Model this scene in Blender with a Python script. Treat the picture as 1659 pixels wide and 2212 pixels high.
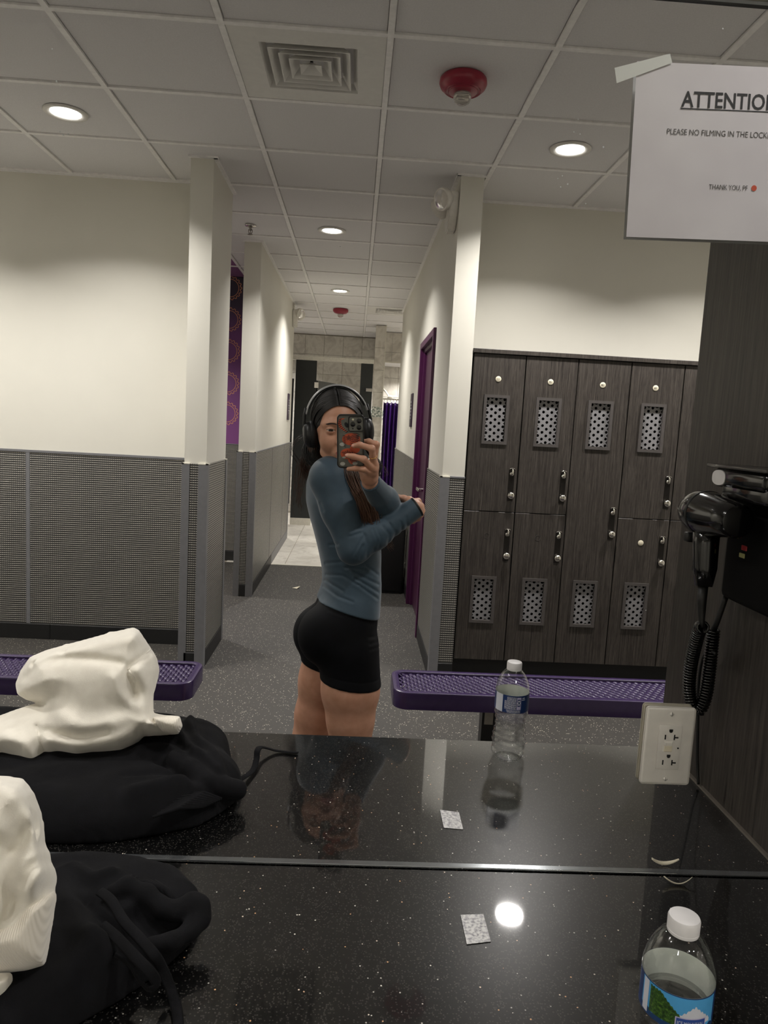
import bpy, bmesh, math, random
import numpy as np
from mathutils import Matrix, Vector
S = bpy.context.scene
COL = S.collection
for _o in list(bpy.data.objects): bpy.data.objects.remove(_o)

# ------------------------------------------------------------------ camera
IW, IH, FPX = 1659.0, 2212.0, 1575.2
PITCH, YAW, ROLL, CH = .117829, .044535, .054206, 1.49
def _axes(p, y, r):
    cp, sp, cy, sy, cr, sr = math.cos(p), math.sin(p), math.cos(y), math.sin(y), math.cos(r), math.sin(r)
    f = np.array([sy*cp, cy*cp, -sp]); rt = np.array([cy, -sy, 0.]); up = np.cross(rt, f)
    return cr*rt+sr*up, -sr*rt+cr*up, f
CR, CU, CF = _axes(PITCH, YAW, ROLL)
CAM0 = np.array([0, 0, CH])
def ray(u, v): return CF+(u-IW/2)/FPX*CR-(v-IH/2)/FPX*CU
def PY(u, v, y): d = ray(u, v); return CAM0+d*(y/d[1])          # world point of a sight line at depth y
def PX(u, v, x): d = ray(u, v); return CAM0+d*(x/d[0])
def PZ(u, v, z): d = ray(u, v); return CAM0+d*((z-CH)/d[2])
cam = bpy.data.cameras.new('camera'); camo = bpy.data.objects.new('camera', cam); COL.objects.link(camo)
cam.sensor_fit = 'HORIZONTAL'; cam.sensor_width = 36; cam.lens = FPX/IW*36; cam.clip_start = .02; cam.clip_end = 60
camo.matrix_world = Matrix(((CR[0], CU[0], -CF[0], 0), (CR[1], CU[1], -CF[1], 0), (CR[2], CU[2], -CF[2], CH), (0, 0, 0, 1)))
S.camera = camo
# ------------------------------------------------------------------ light and exposure
S.view_settings.view_transform = 'Standard'; S.view_settings.look = 'None'
S.view_settings.gamma = 1; S.view_settings.use_curve_mapping = False
S.view_settings.exposure = .22
w = bpy.data.worlds.new('world'); S.world = w; w.use_nodes = True
w.node_tree.nodes['Background'].inputs[0].default_value = (.9, .95, 1, 1)
w.node_tree.nodes['Background'].inputs[1].default_value = .03
LAMP_W = 21.0
CEIL = 2.889; ZC = .85; MY = 1.0

# ------------------------------------------------------------------ helpers
def lin(c):
    if isinstance(c, str):
        c = c.lstrip('#'); c = [int(c[i:i+2], 16)/255 for i in (0, 2, 4)]
    return tuple((x/12.92 if x <= .04045 else ((x+.055)/1.055)**2.4) for x in c)+(1,)
MATS = {}
class NT:
    def __init__(s, name):
        s.m = bpy.data.materials.new(name); s.m.use_nodes = True; s.t = s.m.node_tree; s.n = s.t.nodes
        s.b = s.n['Principled BSDF']; MATS[name] = s.m
    def node(s, typ, **kw):
        n = s.n.new(typ)
        for k, v in kw.items():
            if k in n.inputs: s.set(n.inputs[k], v)
            else: setattr(n, k, v)
        return n
    def set(s, inp, v):
        if hasattr(v, 'node') or isinstance(v, bpy.types.NodeSocket): s.t.links.new(v, inp)
        else: inp.default_value = v
    def math(s, op, a, b=None, c=None):
        n = s.n.new('ShaderNodeMath'); n.operation = op
        for i, v in enumerate((a, b, c)):
            if v is not None: s.set(n.inputs[i], v)
        return n.outputs[0]
    def pos(s, kind='Object'):
        if kind == 'World': return s.node('ShaderNodeNewGeometry').outputs['Position']
        return s.node('ShaderNodeTexCoord').outputs[kind]
    def mapped(s, scale, kind='World', rot=(0, 0, 0)):
        n = s.n.new('ShaderNodeMapping'); n.inputs['Scale'].default_value = scale; n.inputs['Rotation'].default_value = rot
        s.t.links.new(s.pos(kind), n.inputs['Vector']); return n.outputs[0]
    def noise(s, vec, scale=1, detail=3, rough=.5):
        n = s.node('ShaderNodeTexNoise'); s.t.links.new(vec, n.inputs['Vector'])
        n.inputs['Scale'].default_value = scale; n.inputs['Detail'].default_value = detail; n.inputs['Roughness'].default_value = rough
        return n.outputs['Fac']
    def ramp(s, fac, stops):
        n = s.n.new('ShaderNodeValToRGB'); s.t.links.new(fac, n.inputs[0]); e = n.color_ramp.elements
        while len(e) < len(stops): e.new(.5)
        for i, (p, c) in enumerate(stops): e[i].position = p; e[i].color = c if len(c) == 4 else tuple(c)+(1,)
        return n.outputs[0]
    def mix(s, fac, a, b):
        n = s.n.new('ShaderNodeMix'); n.data_type = 'RGBA'; s.set(n.inputs[0], fac); s.set(n.inputs[6], a); s.set(n.inputs[7], b); return n.outputs[2]
    def bump(s, h, strength=.3, dist=.01):
        n = s.n.new('ShaderNodeBump'); s.t.links.new(h, n.inputs['Height']); n.inputs['Strength'].default_value = strength
        n.inputs['Distance'].default_value = dist; s.t.links.new(n.outputs[0], s.b.inputs['Normal'])
    def p(s, **kw):
        for k, v in kw.items(): s.set(s.b.inputs[k.replace('_', ' ')], v)
        return s
def plain(name, col, rough=.5, metal=0, var=.06, scale=40, bump=0, bscale=200, **kw):
    t = NT(name); c = lin(col)
    f = t.noise(t.pos('Object'), scale, 3)
    a = tuple(max(0, x*(1-var)) for x in c[:3])+(1,); b = tuple(min(1, x*(1+var)) for x in c[:3])+(1,)
    t.p(Base_Color=t.ramp(f, [(.3, a), (.7, b)]), Roughness=rough, Metallic=metal, **kw)
    if bump: t.bump(t.noise(t.pos('Object'), bscale, 2), bump, .002)
    return t.m

class MB:
    """collects vertices and faces, builds ONE mesh object"""
    def __init__(s): s.v = []; s.f = []; s.mi = []
    def add(s, vs, fs, mi=0):
        o = len(s.v); s.v += [tuple(map(float, p)) for p in vs]; s.f += [tuple(i+o for i in f) for f in fs]; s.mi += [mi]*len(fs); return s
    def box(s, x0, x1, y0, y1, z0, z1, mi=0):
        return s.add([(x0, y0, z0), (x1, y0, z0), (x1, y1, z0), (x0, y1, z0), (x0, y0, z1), (x1, y0, z1), (x1, y1, z1), (x0, y1, z1)],
                     [(0, 3, 2, 1), (4, 5, 6, 7), (0, 1, 5, 4), (1, 2, 6, 5), (2, 3, 7, 6), (3, 0, 4, 7)], mi)
    def rbox(s, x0, x1, y0, y1, z0, z1, r=.003, seg=2, mi=0):
        bm = bmesh.new(); bmesh.ops.create_cube(bm, size=1)
        for v in bm.verts:
            v.co = ((x0+x1)/2+v.co.x*(x1-x0), (y0+y1)/2+v.co.y*(y1-y0), (z0+z1)/2+v.co.z*(z1-z0))
        bmesh.ops.bevel(bm, geom=bm.edges[:], offset=r, segments=seg, affect='EDGES', profile=.5)
        return s.bm(bm, mi)
    def bm(s, bm, mi=0):
        bm.verts.index_update(); s.add([v.co[:] for v in bm.verts], [[v.index for v in f.verts] for f in bm.faces], mi); bm.free(); return s
    def lathe(s, prof, c=(0, 0, 0), n=32, axis=(0, 0, 1), mi=0, cap=True):
        a = Vector(axis).normalized(); u = a.orthogonal().normalized(); w_ = a.cross(u); c = Vector(c)
        vs = []
        for r, z in prof:
            for k in range(n):
                t = 2*math.pi*k/n; vs.append(c+a*z+u*(r*math.cos(t))+w_*(r*math.sin(t)))
        fs = []
        for i in range(len(prof)-1):
            for k in range(n):
                k2 = (k+1) % n; fs.append((i*n+k, i*n+k2, (i+1)*n+k2, (i+1)*n+k))
        if cap:
            if prof[0][0] > 1e-6: fs.append(tuple(range(n))[::-1])
            if prof[-1][0] > 1e-6: fs.append(tuple(range((len(prof)-1)*n, len(prof)*n)))
        return s.add(vs, fs, mi)
    def cyl(s, p0, p1, r0, r1=None, n=16, mi=0):
        p0, p1 = Vector(p0), Vector(p1); d = p1-p0
        return s.lathe([(r0, 0), (r0 if r1 is None else r1, d.length)], p0, n, d, mi)
    def tube(s, pts, rad, n=6, closed=False, mi=0, flat=None):
        pts = [Vector(p) for p in pts]; m = len(pts)
        if not hasattr(rad, '__len__'): rad = [rad]*m
        up = None; vs = []
        for i in range(m):
            t = (pts[(i+1) % m if closed else min(i+1, m-1)]-pts[(i-1) % m if closed else max(i-1, 0)])
            if t.length < 1e-9: t = Vector((0, 0, 1))
            t.normalize()
            if up is None:
                up = t.orthogonal().normalized() if flat is None else Vector(flat)
            up = (up-t*up.dot(t))
            up = up.normalized() if up.length > 1e-6 else t.orthogonal().normalized()
            w_ = t.cross(up)
            for k in range(n):
                a = 2*math.pi*k/n; vs.append(pts[i]+up*(rad[i]*math.cos(a)*(1 if flat is None else .28))+w_*(rad[i]*math.sin(a)))
        fs = []
        for i in range(m if closed else m-1):
            j = (i+1) % m
            for k in range(n):
                k2 = (k+1) % n; fs.append((i*n+k, i*n+k2, j*n+k2, j*n+k))
        if not closed: fs += [tuple(range(n))[::-1], tuple(range((m-1)*n, m*n))]
        return s.add(vs, fs, mi)
    def ell(s, c, r, n=20, m=12, mi=0, R=None):
        vs = []; fs = []; c = np.array(c, float)
        for i in range(m+1):
            th = math.pi*i/m
            for k in range(n):
                ph = 2*math.pi*k/n
                q = np.array([r[0]*math.sin(th)*math.cos(ph), r[1]*math.sin(th)*math.sin(ph), r[2]*math.cos(th)])
                vs.append(c+(R@q if R is not None else q))
        for i in range(m):
            for k in range(n):
                k2 = (k+1) % n; fs.append((i*n+k, (i+1)*n+k, (i+1)*n+k2, i*n+k2))
        return s.add(vs, fs, mi)
    def build(s, name, mat, parent=None, smooth=False, loc=None):
        me = bpy.data.meshes.new(name)
        off = np.array(loc if loc is not None else (0, 0, 0), float)
        me.from_pydata([tuple(np.array(p)-off) for p in s.v], [], s.f)
        for m_ in (mat if isinstance(mat, (list, tuple)) else [mat]): me.materials.append(m_)
        if len(me.materials) > 1: me.polygons.foreach_set('material_index', s.mi)
        bm = bmesh.new(); bm.from_mesh(me); bmesh.ops.remove_doubles(bm, verts=bm.verts, dist=1e-6) if smooth else None
        bmesh.ops.recalc_face_normals(bm, faces=bm.faces); bm.to_mesh(me); bm.free()
        if smooth: me.polygons.foreach_set('use_smooth', [True]*len(me.polygons))
        if smooth == 'auto':
            me.set_sharp_from_angle(angle=math.radians(40))
        me.update()
        o = bpy.data.objects.new(name, me); COL.objects.link(o); o.location = off
        if parent is not None: adopt(o, parent)
        return o
def adopt(o, parent):
    o.parent = parent
    o.matrix_parent_inverse = Matrix.Translation(-parent_world(parent))
def parent_world(p): return Vector(p.location)
def thing(name, label, cat, loc, group=None):
    o = bpy.data.objects.new(name, None); COL.objects.link(o); o.location = loc; o.empty_display_size = .05
    return tag(o, label, cat, group)
def tag(o, label, cat, group=None):
    o['label'] = label; o['category'] = cat
    if group: o['group'] = group
    return o
def struct(o): o['kind'] = 'structure'; return o
def copy_tree(o, loc=None, parent=None):
    c = o.copy(); COL.objects.link(c)
    if parent is not None: c.parent = parent
    if loc is not None: c.location = loc
    for ch in list(o.children): copy_tree(ch, None, c)
    return c
def text_geo(body, size=1, align='LEFT', depth=0, bold=0):
    cu = bpy.data.curves.new('t', 'FONT'); cu.body = body; cu.size = size; cu.align_x = align; cu.resolution_u = 3; cu.offset = bold
    o = bpy.data.objects.new('t', cu); COL.objects.link(o)
    bpy.context.view_layer.update()
    me = o.evaluated_get(bpy.context.evaluated_depsgraph_get()).to_mesh()
    v = [tuple(p.co) for p in me.vertices]; f = [tuple(p.vertices) for p in me.polygons]
    bpy.data.objects.remove(o); bpy.data.curves.remove(cu)
    return v, f
def text_on(mb, body, size, org, ex, ey, align='LEFT', mi=0, flip=False, bold=0):
    v, f = text_geo(body, 1, align, 0, bold/size); v = [(p[0]*size, p[1]*size) for p in v]; org, ex, ey = (np.array(a, float) for a in (org, ex, ey))
    mb.add([org+ex*(-p[0] if flip else p[0])+ey*p[1] for p in v], f, mi)
rng = random.Random(7)

# ------------------------------------------------------------------ materials of the room
t = NT('wall_paint'); c = t.ramp(t.noise(t.pos('World'), 2.2, 4), [(.3, lin('#d4d1c6')), (.7, lin('#d8d5ca'))])
t.p(Base_Color=c, Roughness=.55); t.bump(t.noise(t.pos('World'), 240, 2), .12, .001)
t = NT('ceiling_tile_board'); c = t.ramp(t.noise(t.pos('World'), 160, 4, .7), [(.3, lin('#d4d2d2')), (.7, lin('#dedcdc'))])
t.p(Base_Color=c, Roughness=.9); t.bump(t.noise(t.pos('World'), 420, 3), .25, .001)
plain('grid_white', '#eae8e6', .45)
plain('grid_dark', '#5a5652', .8)
t = NT('floor_rubber')
vor = t.node('ShaderNodeTexVoronoi', Scale=165.0); t.t.links.new(t.pos('World'), vor.inputs['Vector'])
sep = t.n.new('ShaderNodeSeparateColor'); t.t.links.new(vor.outputs['Color'], sep.inputs[0])
near = t.math('LESS_THAN', vor.outputs['Distance'], .36); pick = t.math('MULTIPLY', near, t.math('GREATER_THAN', sep.outputs[0], .9))
base = t.ramp(t.noise(t.pos('World'), 300, 4, .8), [(.35, lin('#232120')), (.65, lin('#3a3834'))])
big = t.noise(t.pos('World'), 1.6, 4)
base = t.mix(t.math('MULTIPLY', big, .35), base, lin('#4a453e'))
t.p(Base_Color=t.mix(pick, base, t.ramp(sep.outputs[1], [(.2, lin('#9c968c')), (.9, lin('#d8d0be'))])), Roughness=.62)
t.bump(t.noise(t.pos('World'), 350, 3), .4, .002)
t = NT('stone_tile'); mp = t.mapped((1, 1, 1), 'World', (.4, .3, .7))
f1 = t.node('ShaderNodeTexNoise', Scale=5.0, Detail=6.0, Distortion=1.6); t.t.links.new(mp, f1.inputs['Vector'])
oi = t.n.new('ShaderNodeObjectInfo')
c = t.ramp(f1.outputs['Fac'], [(.3, lin('#b9b4aa')), (.46, lin('#cfcac0')), (.55, lin('#dad6cc')), (.7, lin('#c4beb3'))])
c = t.mix(t.math('MULTIPLY', oi.outputs['Random'], .18), c, lin('#a8a194'))
t.p(Base_Color=c, Roughness=.28); t.bump(f1.outputs['Fac'], .15, .004)
plain('grout', '#8f877a', .9)
t = NT('mosaic'); br = t.node('ShaderNodeTexChecker', Scale=40.0); br.inputs[1].default_value = lin('#d5d6cc'); br.inputs[2].default_value = lin('#6d7a70')
t.t.links.new(t.pos('World'), br.inputs[0])
t.p(Base_Color=t.mix(.6, br.outputs[0], t.ramp(t.noise(t.pos('World'), 42, 0), [(.4, lin('#5f6e66')), (.6, lin('#dfe0d8'))])), Roughness=.12)

def metal_weave(name, ax):
    """slotted metal wainscot: raised horizontal bars with paler dashes; ax is the horizontal axis"""
    t = NT(name); sp = t.n.new('ShaderNodeSeparateXYZ'); t.t.links.new(t.pos('World'), sp.inputs[0])
    h = sp.outputs[ax]; z = sp.outputs[2]
    row = t.math('FRACT', t.math('DIVIDE', z, .0134)); coln = t.math('FRACT', t.math('DIVIDE', h, .0128))
    bar = t.math('SINE', t.math('MULTIPLY', row, math.pi))
    dash = t.math('MULTIPLY', t.math('LESS_THAN', t.math('ABSOLUTE', t.math('SUBTRACT', row, .5)), .14), t.math('LESS_THAN', t.math('ABSOLUTE', t.math('SUBTRACT', coln, .5)), .36))
    blot = t.noise(t.pos('World'), 7, 3)
    bg = t.ramp(bar, [(.1, lin('#1c1c1c')), (.6, lin('#383736')), (1, lin('#474644'))])
    bg = t.mix(t.math('MULTIPLY', blot, .3), bg, lin('#5a5853'))
    t.p(Base_Color=t.mix(dash, bg, lin('#cbc6bc')), Metallic=t.math('MULTIPLY', dash, .35), Roughness=.38)
    t.bump(t.math('ADD', bar, t.math('MULTIPLY', dash, .6)), .5, .003); return t.m
metal_weave('wainscot_x', 0); metal_weave('wainscot_y', 1)
plain('guard_grey', '#6f6f71', .45)
plain('guard_cap', '#d8d4c6', .5)
plain('base_black', '#161616', .5)
t = NT('dark_laminate'); mp = t.mapped((1, 1, .025), 'World')
n1 = t.noise(mp, 140, 4, .65); n2 = t.noise(t.mapped((1, 1, .06), 'World'), 420, 2)
c = t.ramp(t.math('ADD', t.math('MULTIPLY', n1, .65), t.math('MULTIPLY', n2, .35)), [(.34, lin('#1d1917')), (.48, lin('#36312d')), (.6, lin('#45403b')), (.72, lin('#58514b'))])
t.p(Base_Color=c, Roughness=.42); t.bump(n1, .12, .001)
plain('locker_edge', '#211d1b', .5); plain('void_black', '#0b0b0b', .8)
plain('vent_frame', '#4b4745', .45); plain('perf_grey', '#8d8c8e', .4, .3)
plain('lock_dark', '#2b2826', .28, .7, .03)
plain('chrome', '#d8d4cd', .14, 1, .02)
plain('steel_dark', '#8a8580', .22, 1, .03)
plain('ivory_plastic', '#d9d1ba', .4)
plain('white_plastic', '#dcd8d0', .38)
plain('print_black', '#1b1b1d', .6); plain('print_grey', '#4a4744', .6)
plain('purple_door', '#3b0f30', .4); plain('purple_frame', '#481440', .38)
plain('purple_bench', '#33244a', .25)
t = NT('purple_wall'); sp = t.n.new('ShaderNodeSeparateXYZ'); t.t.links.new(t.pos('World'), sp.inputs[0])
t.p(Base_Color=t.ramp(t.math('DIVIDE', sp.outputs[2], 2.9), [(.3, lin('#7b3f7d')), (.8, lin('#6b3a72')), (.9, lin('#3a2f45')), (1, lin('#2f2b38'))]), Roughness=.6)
plain('gear_gold', '#c98a6a', .6); plain('purple_bounce_tile', '#7a4e78', .8)
t = NT('quartz')
vor = t.node('ShaderNodeTexVoronoi', Scale=330.0); t.t.links.new(t.pos('World'), vor.inputs['Vector'])
sep = t.n.new('ShaderNodeSeparateColor'); t.t.links.new(vor.outputs['Color'], sep.inputs[0])
fl = t.math('MULTIPLY', t.math('LESS_THAN', vor.outputs['Distance'], .34), t.math('GREATER_THAN', sep.outputs[0], .985))
vo2 = t.node('ShaderNodeTexVoronoi', Scale=430.0); t.t.links.new(t.pos('World'), vo2.inputs['Vector'])
sp2 = t.n.new('ShaderNodeSeparateColor'); t.t.links.new(vo2.outputs['Color'], sp2.inputs[0])
fl2 = t.math('MULTIPLY', t.math('LESS_THAN', vo2.outputs['Distance'], .45), t.math('GREATER_THAN', sp2.outputs[1], .72))
cc = t.mix(t.math('MULTIPLY', fl2, .13), lin('#060606'), lin('#8a8680'))
cc = t.mix(fl, cc, t.ramp(sep.outputs[1], [(.2, lin('#a9a69f')), (.6, lin('#e6e2d8')), (.9, lin('#d8a77a'))]))
t.p(Base_Color=cc, Roughness=.3, Specular_IOR_Level=.28, Coat_Weight=1.0, Coat_Roughness=.03, Coat_IOR=1.75)
M = MATS

# ================================================================== THE ROOM
def wall(name, boxes, mat='wall_paint'):
    b = MB()
    for q in boxes: b.box(*q)
    return struct(b.build(name, M[mat] if isinstance(mat, str) else mat))
W_left = wall('wall_left', [(-3.2, -.97, 4.68, 4.835, 0, CEIL), (-.97, -.845, 4.22, 4.835, 0, CEIL)])
W_side_left = wall('wall_side_left', [(-3.32, -3.2, -2.8, 4.835, 0, CEIL)])
W_cl = wall('wall_corridor_left', [(-.955, -.82, 6.06, 9.25, 0, CEIL)])
W_cr = wall('wall_corridor_right', [(.515, .645, 4.215, 5.08, 0, CEIL), (.515, .645, 6.05, 9.2, 0, CEIL), (.515, .645, 5.08, 6.05, 2.16, CEIL)])
W_right = wall('wall_right', [(.645, 3.0, 4.66, 4.78, 0, CEIL)])
W_side_right = wall('wall_side_right', [(2.9, 3.02, -2.8, 4.66, 0, CEIL)])
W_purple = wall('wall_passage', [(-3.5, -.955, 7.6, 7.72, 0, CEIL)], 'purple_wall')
W_pl = wall('wall_passage_left', [(-3.62, -3.5, 4.835, 12.2, 0, CEIL)])
W_shr = wall('wall_shower_right', [(2.9, 3.02, 9.2, 12.1, 0, CEIL), (.645, 2.9, 9.08, 9.2, 0, CEIL)])
W_rear = wall('wall_rear', [(-3.2, 2.9, -2.8, -2.68, 0, CEIL)])
W_front = wall('wall_front', [(-3.2, 2.9, .994, 1.006, 2.062, CEIL), (-3.2, 2.9, .994, 1.006, 0, ZC-.04), (.72, 2.9, .994, 1.006, ZC-.04, 2.062)])
W_back = wall('wall_back', [(-3.5, 3.0, 12.012, 12.12, 0, CEIL)], 'grout')
part_mat = M['dark_laminate']
b = MB(); b.rbox(.68, .72, .53, 1.467, 0, 2.04, .002)
W_part = struct(b.build('wall_partition', part_mat))
b = MB(); b.box(.674, .68, .556, 1.444, ZC, ZC+.004)
struct(b.build('trim_1', plain('caulk', '#6d675f', .5)))

b = MB(); b.box(-3.6, 3.05, -2.8, 7.5, -.06, 0); FL = struct(b.build('floor', M['floor_rubber']))
b = MB(); b.box(-3.6, 3.05, 7.5, 12.1, -.06, -.004); b.build('grout_bed', M['grout'], FL)
b = MB(); b.box(-.82, .515, 7.47, 7.52, -.002, .004); struct(b.build('trim_2', plain('threshold_white', '#cfcbbd', .4)))
tile_mesh = None
for i in range(-4, 4):
    for j in range(0, 10):
        x0 = -.67+.61*i; y0 = 7.525 if j == 0 else 7.715+.455*(j-1); y1 = 7.715+.455*j
        if x0 < -3.2 or x0+.61 > 3: continue
        if x0 < -1.3 and y0 < 9.2: continue
        b = MB(); b.rbox(x0+.003, x0+.607, y0+.003, y1-.003, -.012, rng.uniform(0, .0008), .0015, 1); b.build('floor_tile', M['stone_tile'], FL)

# ceiling: board above, tee grid, lay-in tiles
b = MB(); b.box(-3.6, 3.05, -2.8, 12.15, CEIL+.03, CEIL+.09); CE = struct(b.build('ceiling', M['ceiling_tile_board']))
b = MB(); b.box(-3.2, 2.9, -2.7, .994, CEIL-.001, CEIL+.03); b.build('ceiling_board', M['ceiling_tile_board'], CE)
GX, GY, GT = -1.163, 2.815, .61
for i in range(-4, 8):
    x = GX+GT*i
    b = MB(); b.box(x-.012, x+.012, 1.006, 12.0, CEIL-.004, CEIL+.02); b.build('grid_rail', M['grid_white'], CE)
for j in range(-2, 16):
    y = GY+GT*j
    b = MB()
    b.box(-3.5, 2.95, y-.012, y+.012, CEIL-.0035, CEIL+.02)
    b.build('grid_rail', M['grid_white'], CE)
tm = None
VENTS = {(1, 0), (2, 10)}
for i in range(-4, 7):
    for j in range(-3, 16):
        if (i, j) in VENTS: continue
        x = GX+GT*(i+.5); y = GY+GT*(j+.5)
        if x < -3.2 or x > 2.9: continue
        h = GT/2-.0135
        if tm is None:
            b = MB(); b.rbox(-h, h, -h, h, 0, .016, .003, 1); o = b.build('ceiling_tile', M['ceiling_tile_board']); tm = o.data
        else:
            o = bpy.data.objects.new('ceiling_tile', tm); COL.objects.link(o)
        bounce_tinted = (x < -.9 and 4.9 < y < 7.5)  # purple light bounced off the passage wall, painted into these tiles' colour
        if bounce_tinted:
            me2 = tm.copy(); me2.materials.clear(); me2.materials.append(M['purple_bounce_tile']); o.data = me2
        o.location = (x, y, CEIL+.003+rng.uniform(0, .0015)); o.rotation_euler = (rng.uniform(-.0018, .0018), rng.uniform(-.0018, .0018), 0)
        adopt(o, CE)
def angle(x0, x1, y0, y1):   # wall angle under the ceiling
    b = MB(); b.box(x0, x1, y0, y1, CEIL-.006, CEIL+.02); b.build('wall_angle', M['grid_white'], CE)
angle(-3.2, -.97, 4.658, 4.68); angle(.645, 2.9, 4.638, 4.66); angle(-.82, -.798, 6.05, 9.26); angle(.493, .515, 4.2, 9.2)
angle(-.845, -.823, 4.2, 4.84); angle(-.98, -.82, 4.198, 4.22); angle(.493, .66, 4.195, 4.215); angle(-.97, -.8, 6.038, 6.06)

# wainscot, guards, baseboards (children of their walls)
WZ0, WZ1 = .102, 1.216
def panel(parent, x0, x1, y0, y1, ax, z0=WZ0, z1=WZ1, name='wainscot_panel'):
    b = MB(); b.rbox(x0, x1, y0, y1, z0, z1, .0015, 1); return b.build(name, M['wainscot_'+ax], parent)
def strip(parent, name, mat, *q):
    b = MB(); b.rbox(*q, .0015, 1); return b.build(name, M[mat], parent)
for a, c2 in ((-3.19, -2.06), (-2.035, -.985)): panel(W_left, a, c2, 4.672, 4.68, 'x')
strip(W_left, 'panel_seam', 'guard_grey', -2.06, -2.035, 4.669, 4.68, WZ0, WZ1)
strip(W_left, 'cap_trim', 'guard_grey', -3.19, -.985, 4.668, 4.68, WZ1-.012, WZ1+.004)
for a, c2 in ((-3.19, -1.91), (-1.907, -.985)): strip(W_left, 'baseboard', 'base_black', a, c2, 4.668, 4.68, 0, .1)
# left pier
panel(W_left, -.95, -.885, 4.212, 4.22, 'x'); strip(W_left, 'baseboard', 'base_black', -.95, -.885, 4.208, 4.22, 0, .1)
def guard(parent, xs, ys, ext_x, ext_y, z1=WZ1-.004):
    """L-shaped corner guard: corner at (xs, ys), legs running ext_x along x and ext_y along y"""
    b = MB(); tx = .012 if ext_x > 0 else -.012; ty = .012 if ext_y > 0 else -.012
    def bx(a, c_, d, e): b.box(min(a, c_), max(a, c_), min(d, e), max(d, e), 0, z1)
    bx(xs, xs+ext_x, ys, ys+ty); bx(xs, xs+tx, ys+ty, ys+ext_y)
    g = b.build('corner_guard', M['guard_grey'], parent)
    b = MB()
    b.box(min(xs, xs+ext_x)-.001, max(xs, xs+ext_x)+.001, min(ys, ys+ty)-.001, max(ys, ys+ty)+.001, z1, z1+.006)
    b.box(min(xs, xs+tx)-.001, max(xs, xs+tx)+.001, min(ys, ys+ext_y)-.001, max(ys, ys+ext_y)+.001, z1, z1+.006)
    b.build('guard_cap', M['guard_cap'], g)
guard(W_left, -.982, 4.208, .045, .05); guard(W_left, -.833, 4.208, -.055, .05)
panel(W_left, -.845, -.837, 4.26, 4.80, 'y'); strip(W_left, 'baseboard', 'base_black', -.845, -.834, 4.26, 4.80, 0, .1)
guard(W_left, -.833, 4.847, -.05, -.05)
# corridor left stub
panel(W_cl, -.915, -.862, 6.052, 6.06, 'x'); strip(W_cl, 'baseboard', 'base_black', -.915, -.862, 6.048, 6.06, 0, .1)
guard(W_cl, -.967, 6.048, .048, .05); guard(W_cl, -.808, 6.048, -.055, .05)
for a, c2 in ((6.10, 7.28), (7.285, 8.46), (8.465, 9.2)): panel(W_cl, -.82, -.812, a, c2, 'y')
for y in (7.28, 8.46): strip(W_cl, 'panel_seam', 'guard_grey', -.82, -.810, y, y+.006, WZ0, WZ1)
strip(W_cl, 'cap_trim', 'guard_grey', -.82, -.809, 6.10, 9.2, WZ1-.008, WZ1+.004)
strip(W_cl, 'baseboard', 'base_black', -.82, -.808, 6.10, 7.49, 0, .1)
strip(W_cl, 'baseboard', 'guard_grey', -.82, -.808, 7.49, 9.2, 0, .1)
guard(W_cl, -.808, 9.262, -.05, -.06)
# corridor right
guard(W_cr, .503, 4.203, .055, .05)
panel(W_cr, .558, .645, 4.207, 4.215, 'x'); strip(W_cr, 'baseboard', 'base_black', .558, .645, 4.203, 4.215, 0, .1)
strip(W_cr, 'cap_trim', 'guard_grey', .558, .647, 4.204, 4.215, WZ1-.008, WZ1+.004)
panel(W_cr, .507, .515, 4.255, 5.05, 'y'); panel(W_cr, .507, .515, 6.09, 7.3, 'y'); panel(W_cr, .507, .515, 7.305, 9.15, 'y')
strip(W_cr, 'baseboard', 'base_black', .503, .515, 4.255, 5.05, 0, .1); strip(W_cr, 'baseboard', 'base_black', .503, .515, 6.09, 9.15, 0, .1)
guard(W_cr, .503, 9.212, .05, -.06)
# passage purple wall
panel(W_purple, -3.4, -.96, 7.592, 7.6, 'x'); strip(W_purple, 'baseboard', 'base_black', -3.4, -.96, 7.588, 7.6, 0, .1)
strip(W_purple, 'cap_trim', 'guard_grey', -3.4, -.96, 7.588, 7.6, WZ1-.006, WZ1+.004)
def gear(x, z, r):
    b = MB(); n = 18
    def ring(path, wd):
        m = len(path); vs = []
        for i in range(m):
            p0 = np.array(path[i-1]); p1 = np.array(path[i]); p2 = np.array(path[(i+1) % m])
            tn = p2-p0; tn /= np.linalg.norm(tn); nn = np.array([tn[1], -tn[0]])
            for s_, yy in ((1, 0), (1, -.0015), (-1, -.0015), (-1, 0)):
                q = p1+nn*wd*s_; vs.append((x+q[0], 7.6+yy, z+q[1]))
        fs = []
        for i in range(m):
            j = (i+1) % m
            for k in range(4): fs.append((i*4+k, i*4+(k+1) % 4, j*4+(k+1) % 4, j*4+k))
        b.add(vs, fs)
    out = []
    for k in range(n*4):
        a = 2*math.pi*k/(n*4); rr = r if k % 4 in (0, 1) else r*.88
        out.append((rr*math.cos(a), rr*math.sin(a)))
    ring(out, .0035); ring([(r*.74*math.cos(2*math.pi*k/48), r*.74*math.sin(2*math.pi*k/48)) for k in range(48)], .003)
    b.build('gear_emblem', M['gear_gold'], W_purple)
for cx in (-1.33, -1.95, -2.57):
    for z in (2.778, 2.469, 2.156, 1.832, 1.527): gear(cx, z, .118)

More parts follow.
